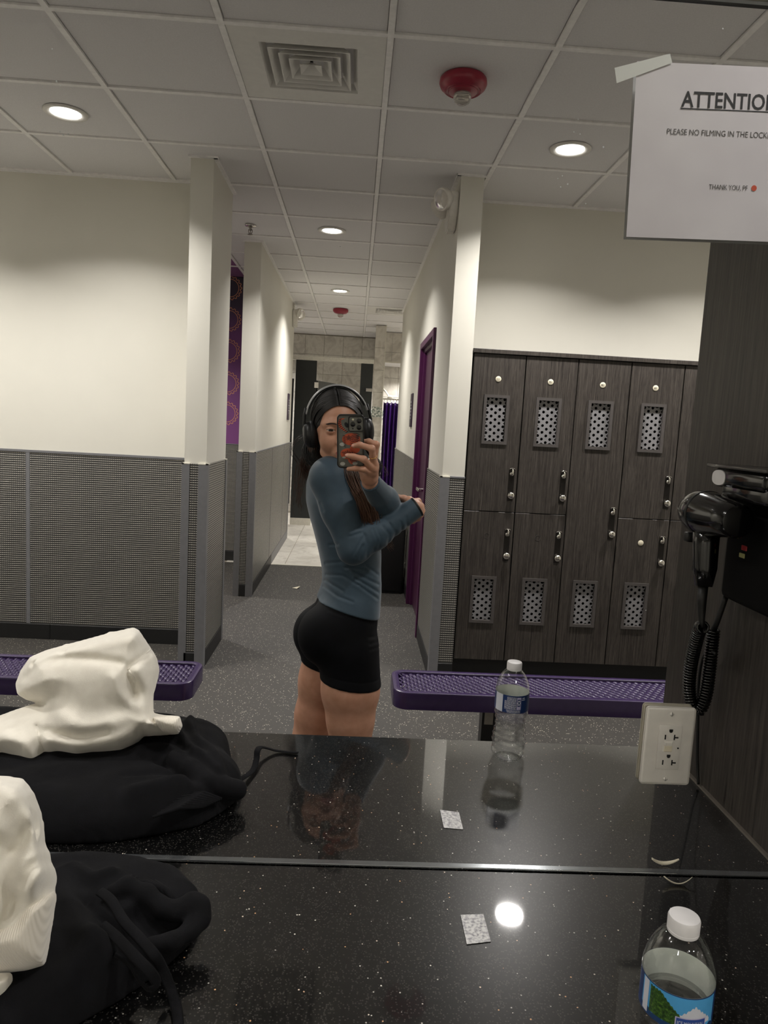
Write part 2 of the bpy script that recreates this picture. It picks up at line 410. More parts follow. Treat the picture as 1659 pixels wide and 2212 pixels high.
# purple door in the corridor
D = struct(thing('door_1', 'purple metal door with chrome lever in the right corridor wall', 'door', (.53, 5.565, 0)))
del D['category']
b = MB()
b.rbox(.495, .56, 5.045, 5.095, 0, 2.17, .004); b.rbox(.495, .56, 6.035, 6.085, 0, 2.17, .004); b.rbox(.495, .56, 5.095, 6.035, 2.12, 2.17, .004)
b.rbox(.525, .575, 5.09, 5.12, 0, 2.13, .003); b.rbox(.525, .575, 6.01, 6.04, 0, 2.13, .003); b.rbox(.525, .575, 5.12, 6.01, 2.09, 2.13, .003)
b.build('door_frame', M['purple_frame'], D)
b = MB(); b.rbox(.545, .59, 5.122, 6.008, .008, 2.088, .002); dl = b.build('door_leaf', M['purple_door'], D)
b = MB(); b.lathe([(.028, 0), (.028, .008), (.013, .01), (.013, .075)], (.545, 5.20, 1.045), 20, (-1, 0, 0)); b.rbox(.462, .482, 5.186, 5.33, 1.033, 1.057, .007)
b.build('door_handle', M['chrome'], dl, 'auto')

# tiled back wall, pier, shower soffit
for i in range(-6, 9):
    for j in range(10):
        x0 = -.877+.305*i; z1 = 2.875-.3075*j; z0 = max(0, z1-.3075)
        if x0 < -3.3 or x0+.305 > 2.9: continue
        if abs(j-3.6) < .7 and x0 > .2:
            pass
        b = MB(); b.rbox(x0+.002, x0+.303, 12.0, 12.012, z0+.002, z1-.002, .0012, 1); b.build('wall_tile', M['stone_tile'], W_back)
b = MB(); b.box(.2, 2.8, 11.992, 12.002, 1.60, 1.75); b.build('mosaic_band', M['mosaic'], W_back)
b = MB(); b.box(.222, .354, 10.512, 10.66, 0, CEIL); PIER = struct(b.build('wall_pier', M['grout']))
for j in range(10):
    z1 = 2.885-.31*j; z0 = max(0, z1-.31)
    b = MB()
    if 1.56 < z0 < 1.9 or 1.56 < (z0+z1)/2 < 1.74:
        pass
    b.rbox(.216, .356, 10.5, 10.512, z0+.002, z1-.002, .0012, 1); b.build('wall_tile', M['stone_tile'], PIER)
b = MB(); b.box(.214, .358, 10.494, 10.503, 1.60, 1.75); b.build('mosaic_band', M['mosaic'], PIER)
b = MB(); b.box(.354, .366, 10.495, 10.68, 0, CEIL); b.build('edge_trim', M['guard_cap'], PIER)
b = MB(); b.box(.366, 2.9, 11.212, 11.35, 2.44, CEIL); b.box(.366, 2.9, 11.35, 12.0, 2.44, 2.47); SOF = struct(b.build('wall_soffit', M['ceiling_tile_board']))
for i in range(-1, 8):
    x0 = max(.37, .487+.305*i)
    x1 = .487+.305*(i+1)
    if x1 > 2.9: break
    for z0, z1 in ((2.455, 2.59), (2.59, 2.885)):
        b = MB(); b.rbox(x0+.002, x1-.002, 11.2, 11.212, z0+.002, z1-.002, .0012, 1); b.build('wall_tile', M['stone_tile'], SOF)
b = MB(); b.box(.366, 2.9, 11.195, 11.215, 2.435, 2.457); b.build('edge_trim', M['guard_cap'], SOF)

# ================================================================== CEILING FITTINGS
emit = NT('lamp_glow'); emit.p(Base_Color=(0, 0, 0, 1), Emission_Color=(1, .97, .92, 1), Emission_Strength=14.0)
plain('lamp_trim', '#d9d6cf', .35)
def downlight(x, y, z, label, watt=LAMP_W, r=.068, group='recessed ceiling downlights'):
    T = thing('downlight', label, 'ceiling light', (x, y, z), group)
    b = MB(); b.lathe([(r+.034, .001), (r+.032, -.005), (r+.02, -.007), (r+.004, -.004), (r, .004)], (x, y, z), 40, cap=False)
    b.build('trim_ring', M['lamp_trim'], T, True)
    b = MB(); b.lathe([(.0001, -.0015), (r, -.0015), (r, .003), (.0001, .003)], (x, y, z), 40, cap=False); b.build('lens', M['lamp_glow'], T)
    l = bpy.data.lights.new('lamp', 'AREA'); l.shape = 'DISK'; l.size = 2*r; l.energy = watt; l.color = (1, .965, .925); l.spread = math.radians(128)
    o = bpy.data.objects.new('lamp', l); COL.objects.link(o); o.location = (x, y, z-.009); adopt(o, T)
    return T
downlight(-1.456, 3.74, CEIL, 'round recessed downlight glowing above the left wall and bench')
downlight(.988, 3.745, CEIL, 'round recessed downlight glowing above the lockers')
downlight(-.246, 5.575, CEIL, 'round recessed downlight glowing at the near end of the corridor ceiling')
downlight(-.238, 8.02, CEIL, 'round recessed downlight glowing far down the corridor ceiling')
downlight(.735, 11.5, 2.44, 'small recessed downlight glowing in the shower soffit', 15)
for q in ((-2.68, 3.74), (2.2, 3.74), (-1.456, 1.31), (.988, 1.31), (-2.3, 6.2), (-1.46, 10.9), (1.4, 10.4)):
    downlight(q[0], q[1], CEIL, 'recessed downlight out of the picture in the mirrored room', 8.5 if q[1] == 1.31 else 38 if q[1] > 6 else LAMP_W)
for q in ((-1.456, .69), (.988, .69), (-1.456, -1.74), (.988, -1.74), (-2.68, -1.74), (2.2, -1.74)):
    downlight(q[0], q[1], CEIL, 'recessed downlight out of the picture above the near side of the counter', 8.5 if q[1] == .69 else LAMP_W)

plain('vent_white', '#d9d7d2', .5, 0, .03); plain('duct_dark', '#2c2c2e', .6)
def diffuser(x0, y0, label, o=None):
    x1, y1 = x0+GT-.026, y0+GT-.026; x0 += .0; cx, cy = (x0+x1)/2, (y0+y1)/2
    T = thing('air_diffuser', label, 'air vent', (cx, cy, CEIL))
    b = MB(); h = .187; z = CEIL
    # face plate with square hole and a sloped throat
    def ringq(ha, za, hb, zb):
        A = [(cx-ha, cy-ha, za), (cx+ha, cy-ha, za), (cx+ha, cy+ha, za), (cx-ha, cy+ha, za)]
        B_ = [(cx-hb, cy-hb, zb), (cx+hb, cy-hb, zb), (cx+hb, cy+hb, zb), (cx-hb, cy+hb, zb)]
        return A+B_, [(k, (k+1) % 4, 4+(k+1) % 4, 4+k) for k in range(4)]
    H = GT/2-.013
    b.add(*ringq(H, z+.012, H, z-.001)); b.add(*ringq(H, z-.001, h, z-.001)); b.add(*ringq(h, z-.001, h-.03, z+.05)); b.add(*ringq(h-.03, z+.05, h-.03, z+.2))
    b.build('face_plate', M['vent_white'], T)
    b = MB(); b.box(cx-H, cx+H, cy-H, cy+H, z+.2, z+.21); b.box(cx-.006, cx+.006, cy-.155, cy+.155, z+.03, z+.06); b.box(cx-.155, cx+.155, cy-.006, cy+.006, z+.045, z+.06); b.build('throat_back', M['duct_dark'], T)
    for k, hh in enumerate((.158, .120, .083)):
        b = MB(); zz = z-.004
        b.add(*ringq(hh, zz, hh-.045, zz+.05)); b.add(*ringq(hh-.045, zz+.05, hh-.048, zz+.05)); b.add(*ringq(hh-.004, zz, hh-.048, zz+.05)); b.add(*ringq(hh, zz, hh-.004, zz))
        b.build('louver_ring', M['vent_white'], T)
    b = MB(); zz = z-.004; hh = .043
    b.add([(cx-hh, cy-hh, zz), (cx+hh, cy-hh, zz), (cx+hh, cy+hh, zz), (cx-hh, cy+hh, zz), (cx, cy, zz+.03), (cx-hh-.0, cy-hh, zz-.002), (cx+hh, cy-hh, zz-.002), (cx+hh, cy+hh, zz-.002), (cx-hh, cy+hh, zz-.002)],
          [(0, 1, 4), (1, 2, 4), (2, 3, 4), (3, 0, 4)]); b.build('louver_core', M['vent_white'], T)
    return T
diffuser(GX+GT+.013, GY+.013, 'square stepped air diffuser in the near ceiling beside the red strobe')
diffuser(GX+2*GT+.013, GY+10*GT+.013, 'square air diffuser far down the corridor ceiling')
plain('alarm_red', '#8e2236', .35); t = NT('clear_lens'); t.p(Base_Color=lin('#e9e6e2'), Roughness=.08, Transmission_Weight=.75, IOR=1.45)
def strobe(x, y, label):
    T = thing('fire_strobe', label, 'fire alarm', (x, y, CEIL), 'red ceiling strobes'); z = CEIL
    b = MB(); b.lathe([(.088, .001), (.094, -.006), (.096, -.022), (.09, -.036), (.074, -.05), (.07, -.047), (.066, -.052), (.06, -.050), (.056, -.055), (.044, -.057), (.03, -.06), (.0001, -.06)], (x, y, z), 40, cap=False); b.build('body', M['alarm_red'], T, 'auto')
    b = MB(); b.lathe([(.034, -.056), (.036, -.075), (.03, -.092), (.016, -.1), (.0001, -.102)], (x, y, z), 24, cap=False); ln = b.build('lens', M['clear_lens'], T, True)
    b = MB(); b.cyl((x-.018, y, z-.074), (x+.018, y, z-.074), .006); b.lathe([(.03, -.06), (.03, -.066), (.008, -.07)], (x, y, z), 16); b.build('flash_tube', M['chrome'], ln, True)
strobe(.363, 3.1, 'larger looking red fire strobe with clear lens on the near ceiling')
strobe(-.258, 9.27, 'red fire strobe far down the corridor ceiling')
T = thing('sprinkler_head', 'small chrome pendent sprinkler head on the ceiling above the passage', 'sprinkler', (-.84, 5.575, CEIL)); b = MB()
x, y, z = -.84, 5.575, CEIL
b.lathe([(.042, .001), (.04, -.006), (.022, -.012), (.012, -.006)], (x, y, z), 28); b.build('escutcheon', M['chrome'], T, True)
b = MB(); b.cyl((x, y, z), (x, y, z-.035), .01); b.tube([(x-.012, y, z-.03), (x-.014, y, z-.045), (x-.006, y, z-.062)], .003); b.tube([(x+.012, y, z-.03), (x+.014, y, z-.045), (x+.006, y, z-.062)], .003); b.cyl((x, y, z-.035), (x, y, z-.06), .003); b.build('frame_arms', M['steel_dark'], T, True)
b = MB(); b.lathe([(.019, -.064), (.02, -.066), (.004, -.068)], (x, y, z), 16); b.build('deflector', M['steel_dark'], T, True)

def emergency(side, x, y, z, label):
    """twin-head emergency light: box on the wall plane x, heads on its front; side = +1 when the wall lies to +x"""
    T = thing('emergency_light', label, 'emergency light', (x, y, z), 'twin head emergency lights'); s = side
    b = MB(); x0, x1 = sorted((x-s*.002, x-s*.052))
    bm = bmesh.new(); pr = [(-.115, .075), (.115, .075), (.115, -.03), (.05, -.12), (-.05, -.12), (-.115, -.03)]
    vs = [bm.verts.new((x0, y+a, z+c)) for a, c in pr]+[bm.verts.new((x1, y+a, z+c)) for a, c in pr]; n = len(pr)
    bm.faces.new(vs[:n]); bm.faces.new(vs[n:][::-1])
    for k in range(n): bm.faces.new((vs[k], vs[(k+1) % n], vs[n+(k+1) % n], vs[n+k]))
    bmesh.ops.bevel(bm, geom=bm.edges[:], offset=.007, segments=2, affect='EDGES'); b.bm(bm); b.build('housing', M['white_plastic'], T, 'auto')
    for k, (dy, dirv) in enumerate(((-.085, (-s*.75, -.55, -.25)), (.075, (-s*.65, .7, -.35)))):
        c = Vector((x-s*.082, y+dy, z+.035)); d = Vector(dirv).normalized()
        b = MB(); b.lathe([(.012, -.045), (.04, -.04), (.056, -.018), (.062, .012), (.06, .024), (.054, .024)], c, 28, d, cap=True)
        b.cyl(c-d*.035, Vector((x-s*.045, y+dy*.7, z+.0)), .013); hd = b.build('lamp_head', M['white_plastic'], T, 'auto')
        b = MB(); b.lathe([(.054, .022), (.045, .029), (.02, .034), (.0001, .035)], c, 28, d, cap=False)
        b.build('lens', M['clear_lens'], hd, True)
        b = MB(); b.lathe([(.05, .018), (.03, .0), (.01, -.01), (.0001, -.01)], c, 24, d, cap=False); b.build('reflector', M['chrome'], hd, True)
emergency(1, .515, 4.35, 2.735, 'twin head emergency light high on the right corridor wall near the pier')
emergency(-1, -.82, 9.05, 2.73, 'twin head emergency light high at the far end of the left corridor wall')

# ================================================================== LOCKERS
LY = 4.22; LZ0, LZ1 = .125, 1.93
LXS = [.653, .957, 1.262, 1.573, 1.886, 2.2]
DW = M['dark_laminate']
def perf_plate(x0, x1, z0, z1, y):
    """plate of diamond cells, each with an eight-sided hole"""
    b = MB(); a, h, r = .0242, .0195, .0088; nx = int((x1-x0)/a)+3; nz = int((z1-z0)/h)+3
    cx0, cz0 = (x0+x1)/2, (z0+z1)/2
    for i in range(-nx, nx+1):
        for j in range(-nz, nz+1):
            if (i+j) % 2: continue
            cx, cz = cx0+i*a, cz0+j*h
            if cx < x0-.004 or cx > x1+.004 or cz < z0-.004 or cz > z1+.004: continue
            D8 = [(a, 0), (a/2, h/2), (0, h), (-a/2, h/2), (-a, 0), (-a/2, -h/2), (0, -h), (a/2, -h/2)]
            vs = []
            for k, (px, pz) in enumerate(D8):
                t = math.pi*2*k/8
                vs += [(min(max(cx+px, x0), x1), y, min(max(cz+pz, z0), z1)),
                       (min(max(cx+r*math.cos(t), x0), x1), y, min(max(cz+r*math.sin(t), z0), z1)),
                       (min(max(cx+r*math.cos(t), x0), x1), y+.004, min(max(cz+r*math.sin(t), z0), z1))]
            fs = []
            for k in range(8):
                n = (k+1) % 8
                fs += [(3*k, 3*n, 3*n+1, 3*k+1), (3*k+1, 3*n+1, 3*n+2, 3*k+2)]
            b.add(vs, fs)
    return b
def vent(door, x0, z0, y):
    """framed perforated vent, .148 x .283"""
    x1, z1 = x0+.148, z0+.283; f = .017
    b = MB()
    for q in ((x0, x1, z1-f, z1), (x0, x1, z0, z0+f), (x0, x0+f, z0+f, z1-f), (x1-f, x1, z0+f, z1-f)):
        b.box(q[0], q[1], y-.008, y+.016, q[2], q[3])
    fr = b.build('vent_frame', M['vent_frame'], door)
    perf_plate(x0+f, x1-f, z0+f, z1-f, y+.008).build('perforated_plate', M['perf_grey'], door)
    b = MB(); b.box(x0+f, x1-f, y+.045, y+.047, z0+f, z1-f); b.build('vent_backing', M['void_black'], door)
def lock_set(door, x, z, y):
    b = MB(); b.rbox(x-.017, x+.017, y-.003, y, z-.17, z+.02, .0014, 2); b.build('lock_plate', M['lock_dark'], door)
    b = MB(); c = (x, y, z-.004)
    b.lathe([(.012, 0), (.012, -.006), (.006, -.007)], (x, y-.003, z-.012), 16, (0, 1, 0))
    b.tube([(x-.017, y-.008, z+.012), (x-.012, y-.011, z+.019), (x, y-.012, z+.021), (x+.012, y-.011, z+.019), (x+.017, y-.008, z+.012)], .0022, 6)
    b.tube([(x, y-.006, z+.02), (x+.004, y-.012, z+.008), (x+.003, y-.014, z-.008), (x-.002, y-.011, z-.024)], [.004, .006, .006, .003], 8)
    b.build('lock_hasp', M['chrome'], door, True)
    b = MB(); b.lathe([(.008, 0), (.008, -.008), (.017, -.014), (.021, -.021), (.019, -.028), (.01, -.032), (.0001, -.033)], (x, y-.003, z-.137), 20, (0, 1, 0))
    b.build('knob', M['chrome'], door, True)
def disc_no(door, x, z, y, txt, blank=False):
    b = MB(); b.lathe([(.0165, 0), (.0165, -.002), (.015, -.003), (.0001, -.003)], (x, y, z), 28, (0, 1, 0)); d = b.build('number_disc', M['vent_frame'] if blank == 1 else M['ivory_plastic'], door, 'auto')
    if txt:
        b = MB(); text_on(b, txt, .0135, (x, y-.0036, z-.0045), (1, 0, 0), (0, 0, 1), 'CENTER', flip=True, bold=.0002); b.build('number', M['print_black'], door)
PH = 'dark woodgrain gym lockers'
labs = ['dark woodgrain two door locker beside the pier, disc numbered 111 seen mirrored', 'dark woodgrain two door locker second from the pier, numbered 109 seen mirrored',
        'tall single door dark woodgrain locker with two perforated vents', 'dark woodgrain two door locker right of the tall one, grey disc on its lower door', 'dark woodgrain two door locker half hidden behind the partition with the hair dryer']
nums = ['111', '109', '108', '106', '105']
zm = 1.024
for i in range(5):
    x0, x1 = LXS[i], LXS[i+1]; yd = LY+.004*0
    T = thing('locker', labs[i], 'locker', ((x0+x1)/2, LY+.2, LZ0), PH)
    b = MB(); b.box(x0+.0005, x1-.0005, LY+.05, 4.655, LZ0, LZ1); b.build('body', M['locker_edge'], T)
    def door(z0, z1, upper, txt, blank, tall=False):
        vx = x0+.075; b = MB(); zs = [1.417, .354] if tall else ([1.417] if upper else [.354])
        va, vb = vx+.016, vx+.132; xa, xb, za, zb = x0+.003, x1-.003, z0+.002, z1-.002
        b.rbox(xa, va, LY, LY+.02, za, zb, .0012, 1); b.rbox(vb, xb, LY, LY+.02, za, zb, .0012, 1)
        lo = za
        for q in sorted(zs)+[None]:
            hi = zb if q is None else q+.016
            b.box(va-.002, vb+.002, LY+.0001, LY+.0199, lo+.001, hi-.0005)
            if q is not None: lo = q+.267
        d = b.build('door', DW, T)
        if tall:
            vent(d, vx, 1.417, LY); vent(d, vx, .354, LY); lock_set(d, x1-.036, 1.062, LY); disc_no(d, x0+.15, 1.79, LY, txt)
        elif upper:
            vent(d, vx, 1.417, LY); lock_set(d, x1-.036, 1.262, LY); disc_no(d, x0+.15, 1.79, LY, txt)
        else:
            vent(d, vx, .354, LY); lock_set(d, x1-.036, .905, LY)
            if blank == 'grey': disc_no(d, x0+.15, .88, LY, '', 2)
            else:
                b = MB(); b.lathe([(.0165, 0), (.0165, -.0012), (.015, -.0012), (.015, 0)], (x0+.147, LY, .88), 28, (0, 1, 0), cap=False); b.build('disc_ring', M['vent_frame'], d)
    if i == 2: door(LZ0, LZ1, True, nums[i], 0, True)
    else:
        door(zm, LZ1, True, nums[i], 0); door(LZ0, zm, False, '', 'grey' if i == 3 else 'dark')
b = MB(); b.rbox(.648, 2.4, LY-.012, 4.657, LZ1+.001, LZ1+.026, .002); tag(b.build('top_board', DW), 'continuous dark woodgrain top board lying over the row of lockers', 'shelf')
b = MB(); b.box(.655, 2.4, LY+.06, 4.65, 0, LZ0-.001); tag(b.build('locker_plinth', M['base_black']), 'recessed black plinth under the row of lockers', 'plinth')

# ================================================================== BENCHES
plain('post_black', '#141316', .35); plain('sticker_silver', '#a39f98', .35, .3)
def bench(x0, x1, end_lo, end_hi, post_x, label):
    y0, y1, z1 = 2.79, 3.075, .44
    T = thing('bench', label, 'bench', ((x0+x1)/2, (y0+y1)/2, 0), 'purple mesh benches')
    rad = .06
    def outline(ins, n=8):
        pts = []
        for cx, cy, a0 in ((x1-rad, y1-rad, 0), (x0+rad, y1-rad, 90), (x0+rad, y0+rad, 180), (x1-rad, y0+rad, 270)):
            for k in range(n+1):
                a = math.radians(a0+90*k/n); pts.append((cx+(rad-ins)*math.cos(a), cy+(rad-ins)*math.sin(a)))
        return pts
    prof = [(.0, -.07), (.0, -.008), (.003, -.002), (.009, 0), (.022, 0), (.029, -.003), (.031, -.009), (.031, -.016), (.008, -.02), (.008, -.07)]
    b = MB(); n = len(outline(0)); vs = []
    for ins, dz in prof: vs += [(p[0], p[1], z1+dz) for p in outline(ins)]
    m = len(prof); fs = []
    for i in range(m):
        for k in range(n): fs.append((i*n+k, i*n+(k+1) % n, ((i+1) % m)*n+(k+1) % n, ((i+1) % m)*n+k))
    b.add(vs, fs); b.build('rim', M['purple_bench'], T, 'auto')
    # expanded-metal seat: wavy strands that touch their neighbours
    b = MB(); per = .031; dy = .0225; ya, yb = y0+.028, y1-.028; k = 0; y = ya
    while y <= yb+.001:
        xa, xb = x0+.02, x1-.02
        if y < y0+rad or y > y1-rad:
            xa, xb = x0+.03, x1-.03
        st = []; N = int((xb-xa)/per*6)
        for i in range(N+1):
            x = xa+(xb-xa)*i/N; ph = 2*math.pi*(x/per)+(math.pi if k % 2 else 0)
            st.append((x, y+dy*.5*max(-1, min(1, 1.35*math.cos(ph))), z1-.013+.002*math.sin(ph)))
        b.tube(st, .0085, 6, flat=(0, 1, 0)); y += dy; k += 1
    b.build('seat_mesh', M['purple_bench'], T, True)
    for px in post_x:
        b = MB(); b.box(px-.03, px+.03, 2.9, 2.96, .01, z1-.03); b.box(px-.055, px+.055, 2.80, 3.065, z1-.035, z1-.022); b.rbox(px-.06, px+.06, 2.84, 3.02, 0, .012, .003); pst = b.build('post', M['post_black'], T)
        b = MB(); b.box(px-.02, px+.016, 2.8985, 2.9, .275, .335); b.build('sticker', M['sticker_silver'], pst)
    return T
bench(.203, 2.15, 1, 1, (.615, 1.8), 'purple mesh bench standing in front of the lockers')
bench(-2.6, -.598, 1, 1, (-1.05, -2.2), 'purple mesh bench standing in front of the left wall')

# ================================================================== CORRIDOR AND WASHROOM THINGS
plain('bin_black', '#0f0f10', .45); plain('panel_black', '#272b2a', .35); plain('alu_rail', '#e2dfd3', .35, .4)
T = thing('trash_bin', 'tall black bin against the right corridor wall behind the person', 'trash bin', (.275, 6.6, 0))
b = MB(); b.rbox(.06, .488, 6.385, 6.8, .015, .59, .02, 3); b.build('bin_body', M['bin_black'], T, 'auto')
b = MB(); b.rbox(.05, .494, 6.375, 6.81, .59, .64, .02, 3); b.build('bin_lid', M['bin_black'], T, 'auto')
b = MB(); b.rbox(.08, .47, 6.40, 6.78, 0, .015, .003); b.build('bin_base', M['bin_black'], T)

T = thing('toilet_partition', 'black toilet stall partition with pale header rail at the corridor end', 'partition', (-.4, 10.5, 0))
b = MB(); b.rbox(-1.9, .212, 10.47, 10.53, 2.345, 2.405, .004); b.build('header_rail', M['alu_rail'], T)
def pil(x0, x1): 
    b = MB(); b.rbox(x0, x1, 10.487, 10.513, .1, 2.345, .003); p_ = b.build('pilaster', M['panel_black'], T)
    b = MB(); b.rbox(x0-.003, x1+.003, 10.48, 10.52, 0, .1, .003); b.build('shoe', M['alu_rail'], p_)
pil(-.884, -.590); pil(.035, .205); pil(-1.85, -1.6)
b = MB(); b.rbox(-1.30, -.905, 10.49, 10.51, .3, 2.08, .003); b.build('stall_door', M['panel_black'], T)
# door standing ajar inside, hinged on the wide pilaster
b = MB(); b.rbox(-.012, .60, -.011, .011, .3, 2.07, .003)
R_ = Matrix.Translation((-.575, 10.51, 0)) @ Matrix.Rotation(math.radians(66), 4, 'Z')
b.v = [tuple(R_ @ Vector(v)) for v in b.v]; d = b.build('stall_door', M['panel_black'], T)
b = MB()
for z in (2.0, .42): b.rbox(-.615, -.555, 10.462, 10.487, z-.035, z+.045, .003)
b.build('hinge', M['chrome'], T)
b = MB(); b.rbox(.115, .2, 10.46, 10.487, 1.955, 2.0, .003); b.build('hinge', M['chrome'], T)
b = MB(); b.rbox(-.605, -.592, 10.513, 12.0, .3, 2.08, .003); b.build('divider', M['panel_black'], T)

plain('curtain_purple', '#2f1150', .3)
def curtain():
    T = thing('shower_curtain', 'glossy purple shower curtain hanging from its rod in the shower stall', 'curtain', (.5, 11.0, .5))
    b = MB(); n, m = 60, 26; vs = []
    for j in range(m+1):
        s = j/m; z = 1.845-1.47*s
        for i in range(n+1):
            u = i/n; x = .395+.245*u*(1-.07*s)+.012*s
            a = .018+.02*min(1, s*3)
            vs.append((x, 11.0+a*math.sin(u*26+.6*math.sin(s*3))+.006*math.sin(u*61+s*4), z-.02*abs(math.sin(u*13))*(1-s)**6))
    fs = [(j*(n+1)+i, j*(n+1)+i+1, (j+1)*(n+1)+i+1, (j+1)*(n+1)+i) for j in range(m) for i in range(n)]
    b.add(vs, fs); o = b.build('curtain_sheet', M['curtain_purple'], T, True)
    sm = o.modifiers.new('thickness', 'SOLIDIFY'); sm.thickness = .0015
    for k in range(6):
        x = .405+.228*k/5; b = MB(); b.tube([(x, 11+.017*math.cos(a), 1.868+.026*math.sin(a)) for a in np.linspace(0, 2*math.pi, 14)[:-1]], .0025, 5, True); b.build('ring', M['chrome'], T, True)
curtain()
T = thing('curtain_rod', 'white shower curtain rod across the shower stall opening', 'rod', (.8, 11.0, 1.885))
b = MB(); b.cyl((.366, 11, 1.885), (2.88, 11, 1.885), .0115); b.build('rod', M['guard_cap'], T, True)
b = MB(); b.lathe([(.03, 0), (.028, .012), (.013, .016)], (.366, 11, 1.885), 20, (1, 0, 0)); b.build('flange', M['chrome'], T, True)
T = thing('shower_fixture', 'slim white shower arm slanting from the tiled wall above the curtain', 'shower', (.43, 11.98, 2.0))
b = MB(); b.tube([(.40, 12.0, 2.08), (.41, 11.93, 2.08), (.45, 11.83, 2.03), (.50, 11.74, 1.96)], .013, 10); b.build('arm', M['guard_cap'], T, True)
b = MB(); b.lathe([(.012, 0), (.03, .03), (.045, .05), (.04, .058), (.0001, .058)], (.495, 11.75, 1.965), 20, (.5, -.8, -.7)); b.build('shower_head', M['guard_cap'], T, True)
T = thing('tiled_ledge', 'white edged tiled ledge at the back of the shower behind the curtain', 'ledge', (1.1, 11.9, 0))
b = MB(); b.rbox(.72, 2.8, 11.86, 11.99, 0, 1.05, .004); b.build('ledge_body', M['stone_tile'], T); b = MB(); b.rbox(.71, 2.8, 11.85, 11.99, 1.05, 1.075, .003); b.build('ledge_cap', M['guard_cap'], T)

plain('sign_purple', '#2c1831', .35); plain('sign_print', '#b9b4bd', .5)
def wall_sign(x, s, y, z, label):
    T = thing('wall_sign', label, 'sign', (x, y, z), 'corridor room signs')
    b = MB(); x0, x1 = sorted((x, x-s*.012)); b.rbox(x0, x1, y-.10, y+.10, z-.155, z+.155, .005); pl = b.build('sign_plate', M['sign_purple'], T, 'auto')
    b = MB(); xf = x-s*.0125
    for k, wd in enumerate((.09, .06, .1, .07, .09, .05)):
        zz = z+.07-k*.03; b.add([(xf, y-wd*.7, zz), (xf, y+wd*.7, zz), (xf, y+wd*.7, zz+.012), (xf, y-wd*.7, zz+.012)], [(0, 1, 2, 3)])
    b.build('sign_print', M['sign_print'], T)
wall_sign(-.82, -1, 8.82, 1.65, 'narrow dark purple sign with pale lines on the left corridor wall')
wall_sign(.515, 1, 6.85, 1.645, 'narrow dark purple sign on the right corridor wall past the door')
b = MB(); q = [(-.50, 6.44, .002), (-.455, 6.40, .004), (-.43, 6.455, .016), (-.462, 6.47, .005)]
b.add(q+[(p[0], p[1], p[2]+.0015) for p in q], [(0, 1, 2), (0, 2, 3), (4, 5, 6), (4, 6, 7), (0, 1, 5, 4), (1, 2, 6, 5), (2, 3, 7, 6), (3, 0, 4, 7)])
tag(b.build('paper_scrap', M['ivory_plastic'], None, False, (-.46, 6.44, 0)), 'tiny curled pale scrap lying on the corridor floor', 'scrap')

# ================================================================== COUNTER AND MIRROR
Q = M['quartz']
T = thing('countertop', 'near black sparkly countertop in front of the mirror', 'counter', (-1, .78, ZC-.04))
b = MB(); b.rbox(-3.15, .678, .556, .9935, ZC-.04, ZC, .003); b.build('slab', Q, T)
b = MB(); b.rbox(-3.15, .678, .566, .586, ZC-.16, ZC-.041, .002); b.build('apron', Q, T)
T = thing('reflected_countertop', 'reflection of the black sparkly countertop seen in the mirror', 'counter', (-1, 1.22, ZC-.04))
b = MB(); b.rbox(-3.15, .678, 1.0065, 1.444, ZC-.04, ZC, .003); b.build('slab', Q, T)
b = MB(); b.rbox(-3.15, .678, 1.414, 1.434, ZC-.16, ZC-.041, .002); b.build('apron', Q, T)
plain('mirror_edge', '#a3a7aa', .16, .9)
T = thing('mirror', 'large wall mirror above the counter, its polished bottom edge catching light', 'mirror', (-1, 1.0, ZC))
b = MB(); b.rbox(-3.15, .678, .9945, 1.0055, ZC, ZC+.0034, .001, 2); b.build('bottom_channel', M['mirror_edge'], T)
b = MB(); b.rbox(-3.15, .678, .9965, 1.0035, 2.0545, 2.062, .0015, 1); b.build('top_edge', M['mirror_edge'], T)
plain('water_spot', '#cfd2d2', .5)
b = MB()
def spot(u, v, r):
    c = PY(u, v, 1.0); n = 7; k = [rng.uniform(.6, 1.2) for _ in range(n)]
    b.add([tuple(c+np.array([r*k[i]*math.cos(6.283*i/n), -.0005, r*k[i]*math.sin(6.283*i/n)])) for i in range(n)], [tuple(range(n))])
for u, v, r in ((113, 106, .0014), (122, 176, .0016), (131, 185, .001), (130, 285, .0014), (137, 292, .0014), (148, 290, .0012), (158, 288, .001), (140, 205, .0008), (1215, 380, .0013), (1226, 398, .0016), (1211, 404, .0014), (1205, 386, .0011), (1249, 258, .0011), (1250, 235, .0008), (1240, 285, .001), (1253, 290, .001), (1303, 318, .0022), (1561, 62, .0012), (1395, 1318, .001), (700, 1700, .0006), (735, 533, .0008), (1265, 440, .0012)):
    spot(u, v, r*.8)
o = b.build('water_spots', M['water_spot'], T); o['kind'] = 'stuff'

# paper notice taped to the mirror
t = NT('paper'); f = t.noise(t.pos('World'), 9, 2); t.p(Base_Color=t.ramp(f, [(.35, lin('#d6d2d6')), (.65, lin('#dedbde'))]), Roughness=.7); t.bump(f, .12, .01)
T = thing('paper_notice', 'white printed ATTENTION notice taped to the upper right of the mirror', 'notice', (.48, .997, 1.76))
b = MB(); ny, nx = 8, 10; vs = []
x0, x1, z0, z1 = .3475, .6275, 1.757, 1.9765
tilt = -.006
for j in range(ny+1):
    for i in range(nx+1):
        x = x0+(x1-x0)*i/nx; z = z0+(z1-z0)*j/ny; vs.append((x-.0065*j/ny, .9965-.00012*math.sin(i*.9)*math.sin(j*.8), z+.03*(x-x0)))
b.add(vs, [(j*(nx+1)+i, j*(nx+1)+i+1, (j+1)*(nx+1)+i+1, (j+1)*(nx+1)+i) for j in range(ny) for i in range(nx)])
